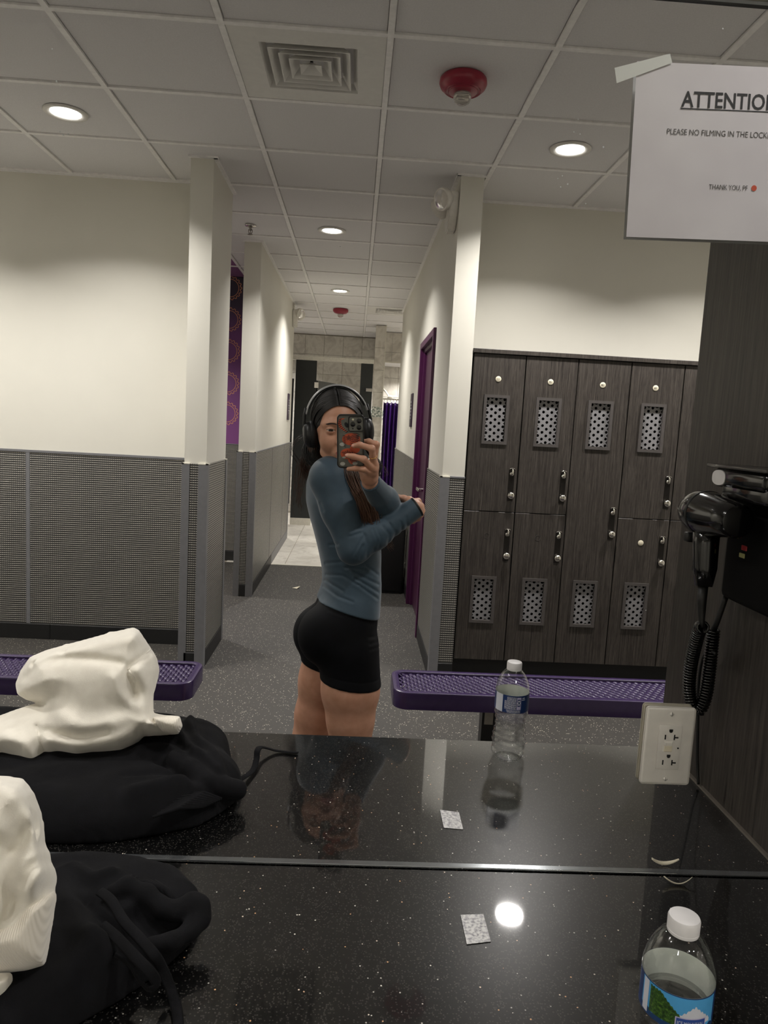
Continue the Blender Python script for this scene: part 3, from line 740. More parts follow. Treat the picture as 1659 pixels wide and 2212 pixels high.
sh = b.build('sheet', M['paper'], T); md = sh.modifiers.new('t', 'SOLIDIFY'); md.thickness = .0002; md.offset = 0
PXA = np.array([1, 0, .03]); PZA = np.array([-.03, 0, 1])
def notice(s, size, x, z, mat, bold=0, al='LEFT', k=.84):
    b = MB(); text_on(b, s, size, (x, .9961, z+.03*(x-x0)), PXA*k, PZA, al, bold=bold); return b
b = notice('ATTENTION', .0275, .405, 1.9236, 0, .00045)
for i, p_ in enumerate(b.v): pass
b.build('heading', M['print_black'], T)
b = MB(); b.add([tuple(np.array((.404, .9961, 1.9205+.03*(.404-x0)))+PXA*dx+PZA*dz) for dx, dz in ((0, 0), (.158, 0), (.158, .0015), (0, .0015))], [(0, 1, 2, 3)]); b.build('underline', M['print_black'], T)
notice('PLEASE NO FILMING IN THE LOCKER ROOM', .01045, .3885, 1.8885, 0, 0).build('message', M['print_grey'], T)
notice('THANK YOU, PF', .0092, .4525, 1.8215, 0, 0, k=.78).build('thanks', M['print_grey'], T)
plain('dot_red', '#c9543a', .6)
b = MB(); c = np.array((.5135, .9961, 1.825+.03*(.5135-x0))); b.add([tuple(c+PXA*.0037*math.cos(a)+PZA*.0037*math.sin(a)) for a in np.linspace(0, 2*math.pi, 22)[:-1]], [tuple(range(21))]); b.build('red_dot', M['dot_red'], T)
b = MB(); b.add([(x0+.001, 1.0095, z0), (x1, 1.0095, z0+.008), (x1-.006, 1.0095, z1+.008), (x0-.0055, 1.0095, z1)], [(0, 1, 2, 3)]); o = b.build('sheet_reflection', plain('paper_back', '#b4b5b3', .7), T); o.modifiers.new('t', 'SOLIDIFY').thickness = .0003
t = NT('tape_white'); t.p(Base_Color=lin('#dfe2dd'), Roughness=.35)
def tape(name, pts, y, lab):
    b = MB(); P4 = [(p[0], y, p[1]) for p in pts]; b.add(P4+[(p[0], y+.0004, p[1]) for p in pts], [(0, 1, 2, 3), (4, 5, 6, 7), (0, 1, 5, 4), (1, 2, 6, 5), (2, 3, 7, 6), (3, 0, 4, 7)])
    return tag(b.build(name, M['tape_white'], None, False, (P4[0][0], y, P4[0][2])), lab, 'tape')
tape('adhesive_tape', [(.312, 1.966), (.383, 1.9885), (.387, 1.9775), (.3165, 1.9475)], .9954, 'strip of white tape across the top left corner of the paper notice')

# outlet on the mirror
T = thing('power_outlet', 'white double power outlet with test buttons fixed through the mirror', 'outlet', (.472, .99, 1.053))
b = MB(); b.rbox(.4355, .5085, .9865, .993, .995, 1.1115, .0045, 3); b.build('cover_plate', M['white_plastic'], T, 'auto')
b = MB(); b.rbox(.4375, .5065, .9935, .9985, .997, 1.1095, .002, 1); b.build('gasket', plain('gasket_brown', '#5d5348', .6), T)
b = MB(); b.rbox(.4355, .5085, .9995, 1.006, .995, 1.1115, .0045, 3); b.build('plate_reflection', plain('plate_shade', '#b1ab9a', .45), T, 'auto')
b = MB(); b.rbox(.4555, .4885, .9838, .9875, 1.0195, 1.0865, .0012, 2); fc = b.build('receptacle_face', M['white_plastic'], T, 'auto')
b = MB(); yf = .9836
for zb in (1.0685, 1.0305):
    b.box(.4638, .4656, yf-.0002, yf+.002, zb-.0035, zb+.0035); b.box(.4772, .479, yf-.0002, yf+.002, zb-.004, zb+.004); b.box(.479, .4838, yf-.0002, yf+.002, zb-.0012, zb+.0008)
    c = (.4722, yf, zb+.0095 if zb > 1.05 else zb+.0095)
    pts = [(c[0]+.0027*math.cos(a), c[2]+.0027*math.sin(a)) for a in np.linspace(math.pi, 2*math.pi, 9)]+[(c[0]+.0027, c[2]+.0025), (c[0]-.0027, c[2]+.0025)]
    b.add([(p[0], yf-.0003, p[1]) for p in pts], [tuple(range(len(pts)))])
b.lathe([(.0012, 0), (.0012, .001)], (.4848, yf-.0004, 1.0525), 10, (0, 1, 0))
b.build('slots', M['void_black'], T)
b = MB(); b.rbox(.4625, .4765, yf-.0008, yf+.001, 1.0465, 1.0625, .0006, 1); b.build('button_well', M['white_plastic'], T)
b = MB(); b.rbox(.4645, .4755, yf-.0018, yf+.001, 1.057, 1.0612, .0005, 1); b.build('test_button', M['white_plastic'], T); b = MB(); b.rbox(.464, .4758, yf-.0016, yf+.001, 1.0472, 1.0558, .0005, 1); b.build('reset_button', M['ivory_plastic'], T)
for z in (1.102, 1.0045):
    b = MB(); b.lathe([(.0032, .0), (.003, -.0012), (.0001, -.0016)], (.472, .9865, z), 16, (0, 1, 0)); sc = b.build('screw', M['white_plastic'], T, True)
    b = MB(); b.box(.4717, .4723, .9848, .9856, z-.0028, z+.0028); b.build('screw_slot', M['print_grey'], sc)

# tape squares and paper curls on the counter, each with its reflection
t = NT('tape_clear'); f = t.noise(t.pos('World'), 240, 3); t.p(Base_Color=t.ramp(f, [(.35, lin('#77767a')), (.6, lin('#b9b8b6'))]), Roughness=.3, Coat_Weight=.5); t.bump(f, .5, .002)
def flat4(name, pts, lab, cat, mat):
    b = MB(); z = ZC+.0006; b.add([(p[0], p[1], z) for p in pts]+[(p[0], p[1], z+.0005) for p in pts], [(0, 1, 2, 3), (4, 5, 6, 7), (0, 1, 5, 4), (1, 2, 6, 5), (2, 3, 7, 6), (3, 0, 4, 7)])
    return tag(b.build(name, mat, None, False, (pts[0][0], pts[0][1], ZC)), lab, cat)
TP = [(.1705, .893), (.2015, .896), (.202, .844), (.1705, .838)]
flat4('tape_piece', TP, 'square of glittery clear tape stuck on the near counter', 'tape', M['tape_clear'])
flat4('reflected_tape_piece', [(p[0]+.003, 2.047-p[1]-.055*0) if 0 else (p[0]+.003, 1.997-p[1]) for p in TP], 'square of clear tape seen in the mirror on the reflected counter', 'tape', M['tape_clear'])
def curl(y, s, name, lab):
    b = MB(); x0 = .500; pts = [(x0-.021+.042*k/10, y+s*(.002+.003*((k/5-1)**2)), ZC+.003+.009*((k/5-1)**2)) for k in range(11)]
    b.tube(pts, [.0012+.002*math.sin(math.pi*(k/10)*.9+.25) for k in range(11)], 6, flat=(0, s*.6, .8)); return tag(b.build(name, M['ivory_plastic'], None, True, (x0, y, ZC)), lab, 'scrap')
curl(.968, 1, 'paper_curl', 'small curled white paper shaving lying in front of the mirror edge')
curl(1.022, -1, 'reflected_paper_curl', 'reflection of the curled white paper shaving just behind the mirror edge')

# ================================================================== BOTTLES
BS = .94
t = NT('bottle_plastic'); fr = t.n.new('ShaderNodeLayerWeight'); fr.inputs[0].default_value = .35; fc_ = t.math('ADD', t.math('MULTIPLY', t.math('POWER', fr.outputs['Facing'], 2.0), .8), .07); tr = t.n.new('ShaderNodeBsdfTransparent'); tr.inputs[0].default_value = (.985, .99, .99, 1)
gl = t.n.new('ShaderNodeBsdfGlossy'); gl.inputs['Roughness'].default_value = .06; ms = t.n.new('ShaderNodeMixShader')
t.t.links.new(fc_, ms.inputs[0]); t.t.links.new(tr.outputs[0], ms.inputs[1]); t.t.links.new(gl.outputs[0], ms.inputs[2])
t.t.links.new(ms.outputs[0], t.n['Material Output'].inputs['Surface'])
t = NT('water'); fr = t.n.new('ShaderNodeLayerWeight'); fr.inputs[0].default_value = .35; fc_ = t.math('ADD', t.math('MULTIPLY', t.math('POWER', fr.outputs['Facing'], 3.0), .25), .02); tr = t.n.new('ShaderNodeBsdfTransparent'); tr.inputs[0].default_value = (.985, .99, .99, 1)
rf = t.n.new('ShaderNodeBsdfRefraction'); rf.inputs['IOR'].default_value = 1.12; rf.inputs['Roughness'].default_value = 0; m0 = t.n.new('ShaderNodeMixShader'); m0.inputs[0].default_value = .22
gl = t.n.new('ShaderNodeBsdfGlossy'); gl.inputs['Roughness'].default_value = .05; ms = t.n.new('ShaderNodeMixShader'); t.t.links.new(tr.outputs[0], m0.inputs[1]); t.t.links.new(rf.outputs[0], m0.inputs[2])
t.t.links.new(fc_, ms.inputs[0]); t.t.links.new(m0.outputs[0], ms.inputs[1]); t.t.links.new(gl.outputs[0], ms.inputs[2]); t.t.links.new(ms.outputs[0], t.n['Material Output'].inputs['Surface'])
plain('cap_white', '#e4e2e2', .4); plain('label_blue', '#1c3566', .35); plain('label_white', '#c9ccd6', .5); plain('label_inner', '#dfe4da', .5)
plain('label_sky', '#4d9fd6', .35); plain('label_navy', '#173a66', .35); plain('label_frame', '#b7b2cf', .4); plain('label_plate', '#2b4b96', .4)
t = NT('label_forest'); f = t.noise(t.pos('World'), 420, 3); t.p(Base_Color=t.ramp(f, [(.35, lin('#16310f')), (.55, lin('#33561d')), (.7, lin('#5c7d2c'))]), Roughness=.35)
BPROF = [(.0001, .004), (.012, .0035), (.02, .001), (.026, 0), (.030, .004), (.0325, .012), (.033, .02), (.0318, .026), (.033, .032), (.0333, .038), (.0322, .044), (.0325, .05), (.0312, .056), (.0308, .062), (.0292, .068), (.0294, .073), (.0285, .079), (.0292, .085), (.0300, .091), (.0312, .096), (.0328, .102), (.0331, .108),
         (.0325, .110), (.0325, .144), (.0331, .146), (.0328, .152), (.0312, .160), (.0285, .169), (.0245, .178), (.0195, .186), (.0155, .190), (.0125, .192), (.0125, .198)]
def bottle(name, x, y, label, front):
    T = thing(name, label, 'water bottle', (x, y, ZC)); c = (x, y, ZC+.0005)
    b = MB(); inner = [(max(r-.0006, .0001), z+(.0006 if z < .01 else 0)) for r, z in BPROF]
    rip = []
    PF = []
    for (r0, z0), (r1, z1) in zip(BPROF, BPROF[1:]): PF += [(r0+(r1-r0)*q/3, z0+(z1-z0)*q/3) for q in range(3)]
    b.lathe(PF+[BPROF[-1]], c, 72, cap=False)
    V = []
    for p in b.v:
        dx, dy, dz = p[0]-x, p[1]-y, p[2]-c[2]; r = math.hypot(dx, dy)
        if .008 < dz < .106 and r > .02:
            a = math.atan2(dy, dx); k = 1+.02*math.sin(a*5+dz*90)*math.sin(dz*260)+.018*math.sin(dz*520+.8*math.sin(a*3))+.012*math.sin(a*11-dz*140)*math.sin(dz*420+a)
            dx *= k; dy *= k
        V.append((x+dx, y+dy, p[2]))
    b.v = V; b.build('bottle_body', M['bottle_plastic'], T, True)
    b = MB(); lvl = .118; wp = [(max(r-.0011, .0001), z+.0012) for r, z in BPROF if z+.0012 < lvl]; wp += [(.0312, lvl), (.0001, lvl)]
    b.lathe(wp, c, 40, cap=False); b.build('water_fill', M['water'], T, True)
    b = MB(); b.lathe([(.0142, .1905), (.0146, .192), (.0146, .1935), (.0141, .194), (.0146, .1945), (.0147, .205), (.0138, .2072), (.012, .2078), (.0001, .2075)], c, 40, cap=False)
    b.lathe([(.0142, .1905), (.0126, .1905), (.0126, .204), (.0001, .204)], c, 40, cap=False)
    b.build('cap', M['cap_white'], T, 'auto')
    def arc(mb, a0, a1, z0, z1, r, n=24, mi=0):
        vs = []; 
        for k in range(n+1):
            a = math.radians(a0+(a1-a0)*k/n); vs += [(x+r*math.cos(a), y+r*math.sin(a), c[2]+z0), (x+r*math.cos(a), y+r*math.sin(a), c[2]+z1)]
        mb.add(vs, [(2*k, 2*k+2, 2*k+3, 2*k+1) for k in range(n)], mi)
    b = MB(); arc(b, 0, 360, .1085, .1455, .0331, 64); lb = b.build('label', M['label_blue'], T, True)
    b = MB(); arc(b, 0, 360, .1085, .1455, .03285, 64); b.build('label_inner', M['label_inner'], T, True)
    Z = .1085
    def wrapped(polys, ac, name, mat, r=.0333, sgn=1):
        """polys in label millimetres (u to the reader's right, v up) wrapped round the bottle about angle ac"""
        b = MB()
        for pl in polys: b.add([(x+r*math.cos(math.radians(ac)+sgn*u/1000/.0331), y+r*math.sin(math.radians(ac)+sgn*u/1000/.0331), c[2]+Z+v/1000) for u, v in pl], [tuple(range(len(pl)))])
        return b.build(name, mat, T)
    def grid_poly(u0, u1, f0, f1, n=14):
        out = []; n = max(n, int((u1-u0)/1.5))
        for k in range(n):
            a, b_ = u0+(u1-u0)*k/n, u0+(u1-u0)*(k+1)/n; out.append([(a, f0(a)), (b_, f0(b_)), (b_, f1(b_)), (a, f1(a))])
        return out
    if front:
        ac = 248
        wrapped(grid_poly(-38, 38, lambda u: 2, lambda u: 36), ac, 'sky', M['label_sky'], .03318)
        wrapped(grid_poly(-38, 38, lambda u: 1, lambda u: 7+1.5*math.sin(u*.6)), ac, 'lake', M['label_navy'], .03324)
        wrapped(grid_poly(-27, 8, lambda u: 6, lambda u: max(6.2, 34-max(0, u+16)*.95+.7*math.sin(u*2.1)), 60), ac, 'forest', M['label_forest'], .0333)
        wrapped(grid_poly(0, 32, lambda u: 10, lambda u: max(10.2, 27-abs(u-15)*.85+2.2*abs(math.sin(u*.9))), 32), ac, 'mountain', M['label_white'], .03327)
        wrapped(grid_poly(-2, 27, lambda u: 5, lambda u: 16), ac, 'name_frame', M['label_frame'], .03338)
        wrapped(grid_poly(-1, 26, lambda u: 6, lambda u: 15), ac, 'name_plate', M['label_plate'], .03345)
        v, f = text_geo('ICE MOUNTAIN', 5.4, 'LEFT', 0, 0)
        wrapped([[(v[i][0]*.62-.2, v[i][1]+8.4) for i in q] for q in f], ac, 'name_text', M['label_white'], .0336)
        wrapped(grid_poly(-36, -29, lambda u: 2, lambda u: 36), ac, 'pale_panel', M['label_white'], .03345)
    else:
        ac = 262; r2 = random.Random(3)
        def bar(u0, u1, v0, v1): return grid_poly(u0, u1, lambda u: v0, lambda u: v1, max(1, int((u1-u0)/2)))
        pol = []
        for k in range(13):
            v0 = 33-k*2.05; u = -17 if k > 3 else -12
            while u < 5:
                wd = r2.uniform(1.5, 6); pol += bar(u, min(u+wd, 6), v0, v0+.95); u += wd+.6
        for k in range(3):
            v0 = 5.6-k*2.0; u = -13+k
            while u < 14:
                wd = r2.uniform(1.5, 5); pol += bar(u, min(u+wd, 15), v0, v0+.9); u += wd+.6
        wrapped(pol, ac, 'print_lines', M['label_white'], .0334)
        wrapped(bar(7, 15.5, 8, 34), ac, 'recycling_panel', M['label_frame'], .0334)
        wrapped(bar(8.2, 14.3, 15, 30), ac, 'recycling_field', M['label_blue'], .03345)
        arrows = []
        for k in range(3):
            a0 = math.radians(90+120*k)
            for da in (-.5, .5):
                cx, cy = 11.3+2.3*math.cos(a0+da), 22.5+4.2*math.sin(a0+da); arrows.append([(cx+1.15*math.cos(q), cy+1.7*math.sin(q)) for q in np.linspace(0, 2*math.pi, 9)[:-1]])
        wrapped(arrows, ac, 'recycling_arrows', M['label_white'], .0335)
        wrapped(bar(18, 24, 31, 33)+bar(17, 25, 27.5, 29.2), ac, 'small_lines', M['label_white'], .0334)
        wrapped(bar(-40, -21, 0, 37), ac, 'pale_panel', M['label_white'], .0334)
    for ch in T.children_recursive:
        for v_ in ch.data.vertices: v_.co.z = ZC+(v_.co.z-ZC)*BS
    return T
BX, BY = .333, .628
bottle('water_bottle', BX, BY, 'clear water bottle with forest label on the near counter at lower right', True)
bottle('reflected_water_bottle', BX, 2-BY, 'clear water bottle with blue back label, standing on the reflected counter', False)

# ================================================================== HAIR DRYER on the partition (seen in the mirror)
t = NT('gloss_black'); t.p(Base_Color=lin('#070708'), Roughness=.14, Coat_Weight=.3)
plain('matt_black', '#0c0c0c', .5); plain('smoke_grey', '#4d4a48', .12)
T = thing('hair_dryer_mount', 'black wall box and cradle fixed to the dark partition beside the mirror', 'dryer holder', (.66, 1.17, 1.24))
b = MB(); b.rbox(.645, .68, 1.02, 1.222, 1.226, 1.456, .012, 3); b.build('wall_box', plain('box_black', '#070707', .75, Specular_IOR_Level=.15), T, 'auto')
b = MB(); b.rbox(.605, .65, 1.045, 1.212, 1.418, 1.452, .012, 3); b.rbox(.61, .65, 1.045, 1.185, 1.40, 1.43, .006, 2); b.build('cradle', M['gloss_black'], T, 'auto')
b = MB(); b.rbox(.600, .65, 1.04, 1.224, 1.4505, 1.4565, .0025, 2); b.build('cradle_lid', M['smoke_grey'], T, 'auto')
b = MB(); c = np.array((.6042, 1.186, 1.4345)); b.add([tuple(c+np.array((0, .0215*math.cos(a), .0125*math.copysign(abs(math.sin(a))**.7, math.sin(a))))) for a in np.linspace(0, 2*math.pi, 25)[:-1]]+[tuple(c+np.array((.003, .0215*math.cos(a), .0125*math.copysign(abs(math.sin(a))**.7, math.sin(a))))) for a in np.linspace(0, 2*math.pi, 25)[:-1]], [tuple(range(24))]+[(k, (k+1) % 24, 24+(k+1) % 24, 24+k) for k in range(24)])
b.build('white_sticker', M['cap_white'], T)
b = MB(); q = PX(1607, 1184, .644); b.rbox(.6435, .647, q[1]-.008, q[1]+.008, q[2]-.0042, q[2]+.0042, .001); b.build('red_button', plain('button_red', '#a31220', .4), T)
b = MB(); q = PX(1602, 1200, .644); b.rbox(.6435, .647, q[1]-.008, q[1]+.008, q[2]-.0038, q[2]+.0038, .001); b.build('green_button', plain('button_green', '#b9b77a', .4), T)
T = thing('hair_dryer', 'glossy black hair dryer hanging from its cradle on the partition', 'hair dryer', (.6, 1.19, 1.24))
c = (.6, 1.18, 1.372)
b = MB(); b.lathe([(.0001, .084), (.012, .0825), (.023, .077), (.0315, .066), (.0365, .05), (.038, .032), (.0375, .014), (.035, -.015), (.031, -.045), (.0275, -.075), (.0245, -.079), (.012, -.081), (.0001, -.0815)], c, 40, (0, 1, 0), cap=False); b.build('barrel', M['gloss_black'], T, 'auto')
b = MB()
b.tube([(.6, 1.198, 1.35), (.6, 1.196, 1.32), (.6, 1.19, 1.28), (.599, 1.186, 1.25)], [.022, .021, .0195, .014], 18); b.build('handle', M['gloss_black'], T, True)
b = MB(); b.rbox(.59, .61, 1.212, 1.218, 1.27, 1.315, .003); b.build('switch', M['matt_black'], T)
b = MB(); b.lathe([(.0385, .0), (.0385, .005), (.037, .006)], (.6, 1.20, 1.372), 40, (0, 1, 0)); b.build('seam_ring', M['matt_black'], T, True)
b = MB(); b.rbox(.58, .62, 1.222, 1.242, 1.318, 1.335, .004); b.build('hook', M['matt_black'], T, 'auto')
# maker's name on the barrel, seen mirrored
b = MB(); v, f = text_geo('ProVersa', 1, 'CENTER'); v = [(p[0]*.0115, p[1]*.0115) for p in v]; vv = []
for p_ in v:
    th = p_[1]/.036; yv = 1.228+p_[0]*.95
    rr = .0379-max(0, yv-1.222)**1.6*2.0; ang = math.radians(168)-th
    vv.append((.6+rr*math.cos(ang), yv, 1.372+rr*math.sin(ang)-.006))
b.add(vv, f); b.build('name_print', plain('print_silver', '#b5b3b0', .4), T)
# cords
def coil(path, R_, turns, r, name, par):
    path = [np.array(p, float) for p in path]; L = [0]
    for a, b_ in zip(path, path[1:]): L.append(L[-1]+np.linalg.norm(b_-a))
    N = turns*10; pts = []
    for i in range(N+1):
        s = L[-1]*i/N; k = max(j for j in range(len(L)) if L[j] <= s+1e-9); k = min(k, len(path)-2)
        t_ = (s-L[k])/(L[k+1]-L[k]); p0 = path[k]*(1-t_)+path[k+1]*t_; d = path[k+1]-path[k]; d /= np.linalg.norm(d)
        u = np.cross(d, (1, 0, 0.01)); u /= np.linalg.norm(u); w_ = np.cross(d, u); a = 2*math.pi*i/10
        pts.append(p0+R_*(u*math.cos(a)+w_*math.sin(a)))
    mb = MB(); mb.tube(pts, r, 5); return mb.build(name, M['gloss_black'], par, True)
b = MB(); b.tube([(.598, 1.186, 1.25), (.599, 1.186, 1.22), (.601, 1.184, 1.19), (.603, 1.18, 1.18)], [.0085, .0075, .005, .004], 10); b.build('strain_relief', M['matt_black'], T, True)
def bez(pts, n=40):
    pts = [np.array(p, float) for p in pts]; out = []
    m = len(pts)
    for i in range(m-1):
        p0, p1, p2, p3 = pts[max(i-1, 0)], pts[i], pts[i+1], pts[min(i+2, m-1)]
        for k in range(n//(m-1)):
            t_ = k/(n//(m-1)); out.append(.5*((2*p1)+(-p0+p2)*t_+(2*p0-5*p1+4*p2-p3)*t_*t_+(-p0+3*p1-3*p2+p3)*t_**3))
    return out+[pts[-1]]
CL = [(.603, 1.18, 1.18)]+[tuple(PX(u, v, x_)) for u, v, x_ in ((1512, 1358, .608), (1501, 1395, .612), (1492, 1440, .615), (1489, 1490, .618), (1497, 1527, .624), (1512, 1532, .634), (1525, 1500, .642), (1532, 1450, .645), (1537, 1400, .646), (1541, 1360, .646))]
coil(bez(CL, 70), .0095, 66, .0026, 'coiled_cord', T)
CE1, CE2 = tuple(PX(1548, 1345, .646)), tuple(PX(1568, 1288, .655))
b = MB(); b.tube(bez([CL[-1], CE1, CE2], 8), .005, 8); b.build('cord_end', M['matt_black'], T, True)
b = MB(); b.tube(bez([(.64, 1.20, 1.13), (.648, 1.245, 1.12), (.655, 1.275, 1.085), (.66, 1.285, 1.03), (.665, 1.285, .98), (.67, 1.28, .9), (.672, 1.27, .856)], 36), .0027, 7)
b.build('power_cord', M['matt_black'], T, True)

# ================================================================== ORGANIC SHAPES: distance fields meshed by surface nets
f32 = np.float32
def smin(a, b, k):
    h = np.clip(.5+.5*(b-a)/k, 0, 1); return b+(a-b)*h-k*h*(1-h)
def smax(a, b, k): return -smin(-a, -b, k)
def d_cone(p, a, b, r0, r1):
    a = np.asarray(a, f32); ab = np.asarray(b, f32)-a; q = p-a
    t = np.clip((q@ab)/float(ab@ab), 0, 1); d = q-t[:, None]*ab
    return np.sqrt(np.einsum('ij,ij->i', d, d))-(r0+(r1-r0)*t)
def d_chain(p, pts, rs, k=.012):
    d = None
    for i in range(len(pts)-1):
        e = d_cone(p, pts[i], pts[i+1], rs[i], rs[i+1]); d = e if d is None else smin(d, e, k)
    return d
def d_ell(p, c, r, R=None):
    q = p-np.asarray(c, f32)
    if R is not None: q = q@np.asarray(R, f32)
    r = np.asarray(r, f32); s = q/r; k0 = np.sqrt(np.einsum('ij,ij->i', s, s)); s2 = q/(r*r); k1 = np.sqrt(np.einsum('ij,ij->i', s2, s2))+1e-9
    return k0*(k0-1)/k1
def mesh_sdf(fn, lo, hi, h, blk=8):
    lo = np.asarray(lo, float); n = np.ceil((np.asarray(hi)-lo)/h/blk).astype(int)
    cb = h*blk; ci = np.stack(np.meshgrid(*[np.arange(k) for k in n], indexing='ij'), -1).reshape(-1, 3)
    cen = (lo+(ci+.5)*cb).astype(f32); dc = fn(cen)
    N = n*blk+1; F = np.empty(tuple(N), f32)
    F[:] = 1.0
    rep = np.repeat(np.repeat(np.repeat(np.where(dc < 0, -1, 1).reshape(n).astype(f32), blk, 0), blk, 1), blk, 2)
    F[:-1, :-1, :-1] = rep
    act = ci[np.abs(dc) < cb*1.15]
    off = np.stack(np.meshgrid(*[np.arange(blk+1)]*3, indexing='ij'), -1).reshape(-1, 3)
    for s in range(0, len(act), 400):
        idx = (act[s:s+400, None, :]*blk+off[None]).reshape(-1, 3)
        F[idx[:, 0], idx[:, 1], idx[:, 2]] = fn((lo+idx*h).astype(f32))
    ins = F < 0
    c8 = [(i, j, k) for i in (0, 1) for j in (0, 1) for k in (0, 1)]
    sh = [ins[i:N[0]-1+i, j:N[1]-1+j, k:N[2]-1+k] for i, j, k in c8]
    cnt = sum(x.astype(np.int8) for x in sh); A = np.argwhere((cnt > 0) & (cnt < 8))
    vals = np.stack([F[A[:, 0]+i, A[:, 1]+j, A[:, 2]+k] for i, j, k in c8], 1)
    P = np.zeros((len(A), 3)); W_ = np.zeros(len(A))
    for a in range(8):
        for b in range(a+1, 8):
            if sum(x != y for x, y in zip(c8[a], c8[b])) != 1: continue
            m = (vals[:, a] < 0) != (vals[:, b] < 0)
            t = np.where(m, vals[:, a]/np.where(m, vals[:, a]-vals[:, b], 1), 0)
            P += m[:, None]*(np.array(c8[a])+t[:, None]*(np.array(c8[b])-np.array(c8[a]))); W_ += m
    V = lo+(A+P/W_[:, None])*h
    ids = np.full(tuple(N-1), -1, np.int32); ids[A[:, 0], A[:, 1], A[:, 2]] = np.arange(len(A))
    faces = []
    for ax in range(3):
        u, v = [(1, 2), (2, 0), (0, 1)][ax]
        sl0 = [slice(None)]*3; sl1 = [slice(None)]*3; sl0[ax] = slice(0, -1); sl1[ax] = slice(1, None)
        E = np.argwhere(ins[tuple(sl0)] != ins[tuple(sl1)])
        E = E[(E[:, u] > 0) & (E[:, v] > 0) & (E[:, u] < N[u]-1) & (E[:, v] < N[v]-1)]
        q = []
        for du, dv in ((1, 1), (0, 1), (0, 0), (1, 0)):
            e = E.copy(); e[:, u] -= du; e[:, v] -= dv; q.append(ids[e[:, 0], e[:, 1], e[:, 2]])
        q = np.stack(q, 1); flip = ~ins[E[:, 0], E[:, 1], E[:, 2]]
        q[flip] = q[flip][:, ::-1]; faces.append(q[(q >= 0).all(1)])
    return V, np.concatenate(faces)
def relax(V, Fq, it=1, lam=.5):
    for _ in range(it):
        acc = np.zeros_like(V); cnt = np.zeros(len(V))
        for a in range(4):
            for b in (1, 3):
                np.add.at(acc, Fq[:, a], V[Fq[:, (a+b) % 4]]); np.add.at(cnt, Fq[:, a], 1)
        V = V+lam*(acc/np.maximum(cnt, 1)[:, None]-V)
    return V
def np_mesh(name, parts, mats, parent=None, loc=None, mat_fn=None):
    Vs = []; Fs = []; o = 0
    for V, Fq in parts: Vs.append(V); Fs.append(Fq+o); o += len(V)
    V = np.concatenate(Vs); Fq = np.concatenate(Fs); off = np.array(loc if loc is not None else (0, 0, 0), float)
    me = bpy.data.meshes.new(name); me.vertices.add(len(V)); me.vertices.foreach_set('co', (V-off).astype(f32).ravel())
    me.loops.add(len(Fq)*4); me.loops.foreach_set('vertex_index', Fq.astype(np.int32).ravel())
    me.polygons.add(len(Fq)); me.polygons.foreach_set('loop_start', np.arange(len(Fq), dtype=np.int32)*4); me.polygons.foreach_set('loop_total', np.full(len(Fq), 4, np.int32))
    for m in (mats if isinstance(mats, (list, tuple)) else [mats]): me.materials.append(m)
    if mat_fn is not None: me.polygons.foreach_set('material_index', mat_fn(V[Fq].mean(1)).astype(np.int32))
    me.update(calc_edges=True); me.validate(); me.polygons.foreach_set('use_smooth', np.ones(len(me.polygons), bool))
    ob = bpy.data.objects.new(name, me); COL.objects.link(ob); ob.location = off
    if parent is not None: adopt(ob, parent)
    return ob
def seg_dist2(px_, pz_, a, b):
    ax, az = a; bx, bz = b; dx, dz = bx-ax, bz-az
    t = np.clip(((px_-ax)*dx+(pz_-az)*dz)/(dx*dx+dz*dz+1e-12), 0, 1)
    return (px_-ax-t*dx)**2+(pz_-az-t*dz)**2

# ================================================================== THE PERSON (mirror image)
t = NT('skin'); f = t.noise(t.pos('World'), 40, 4)
t.p(Base_Color=t.ramp(f, [(.3, lin('#bb8a70')), (.7, lin('#c8977e'))]), Roughness=.48, Subsurface_Weight=.12, Subsurface_Scale=.01)
t.s = None
t.b.inputs['Subsurface Radius'].default_value = (1, .35, .2)
plain('lip', '#a8605a', .4); plain('eye_white', '#b5aaa3', .2); plain('iris', '#2a1a12', .1); plain('pupil', '#060505', .08); plain('brow', '#33261f', .8)
t = NT('shirt_blue'); f = t.noise(t.pos('World'), 30, 3); t.p(Base_Color=t.ramp(f, [(.3, lin('#324553')), (.7, lin('#394d5c'))]), Roughness=.6, Sheen_Weight=.25, Sheen_Roughness=.4)
t.bump(t.noise(t.pos('World'), 900, 2), .06, .0006)
t = NT('shorts_black'); f = t.noise(t.pos('World'), 30, 3); t.p(Base_Color=t.ramp(f, [(.3, lin('#07080b')), (.7, lin('#0a0b10'))]), Roughness=.7, Specular_IOR_Level=.15)
t = NT('hair'); sp = t.n.new('ShaderNodeSeparateXYZ'); t.t.links.new(t.pos('World'), sp.inputs[0])
g_ = t.math('DIVIDE', t.math('SUBTRACT', 1.46, sp.outputs[2]), .2)
n_ = t.noise(t.mapped((260, 260, 24), 'World'), 1, 3)
hc = t.ramp(g_, [(.1, lin('#14110f')), (.45, lin('#2a1d17')), (.9, lin('#54392b'))])
t.p(Base_Color=t.mix(t.math('MULTIPLY', n_, .5), hc, lin('#6a4836')), Roughness=.36); t.bump(n_, .25, .002)
t = NT('hair_dark'); n_ = t.noise(t.mapped((220, 220, 220), 'World'), 1, 3)
t.p(Base_Color=t.ramp(n_, [(.35, lin('#0d0c0c')), (.7, lin('#1d1917'))]), Roughness=.5)
def A_(u, v, y): return PY(u, v, y)

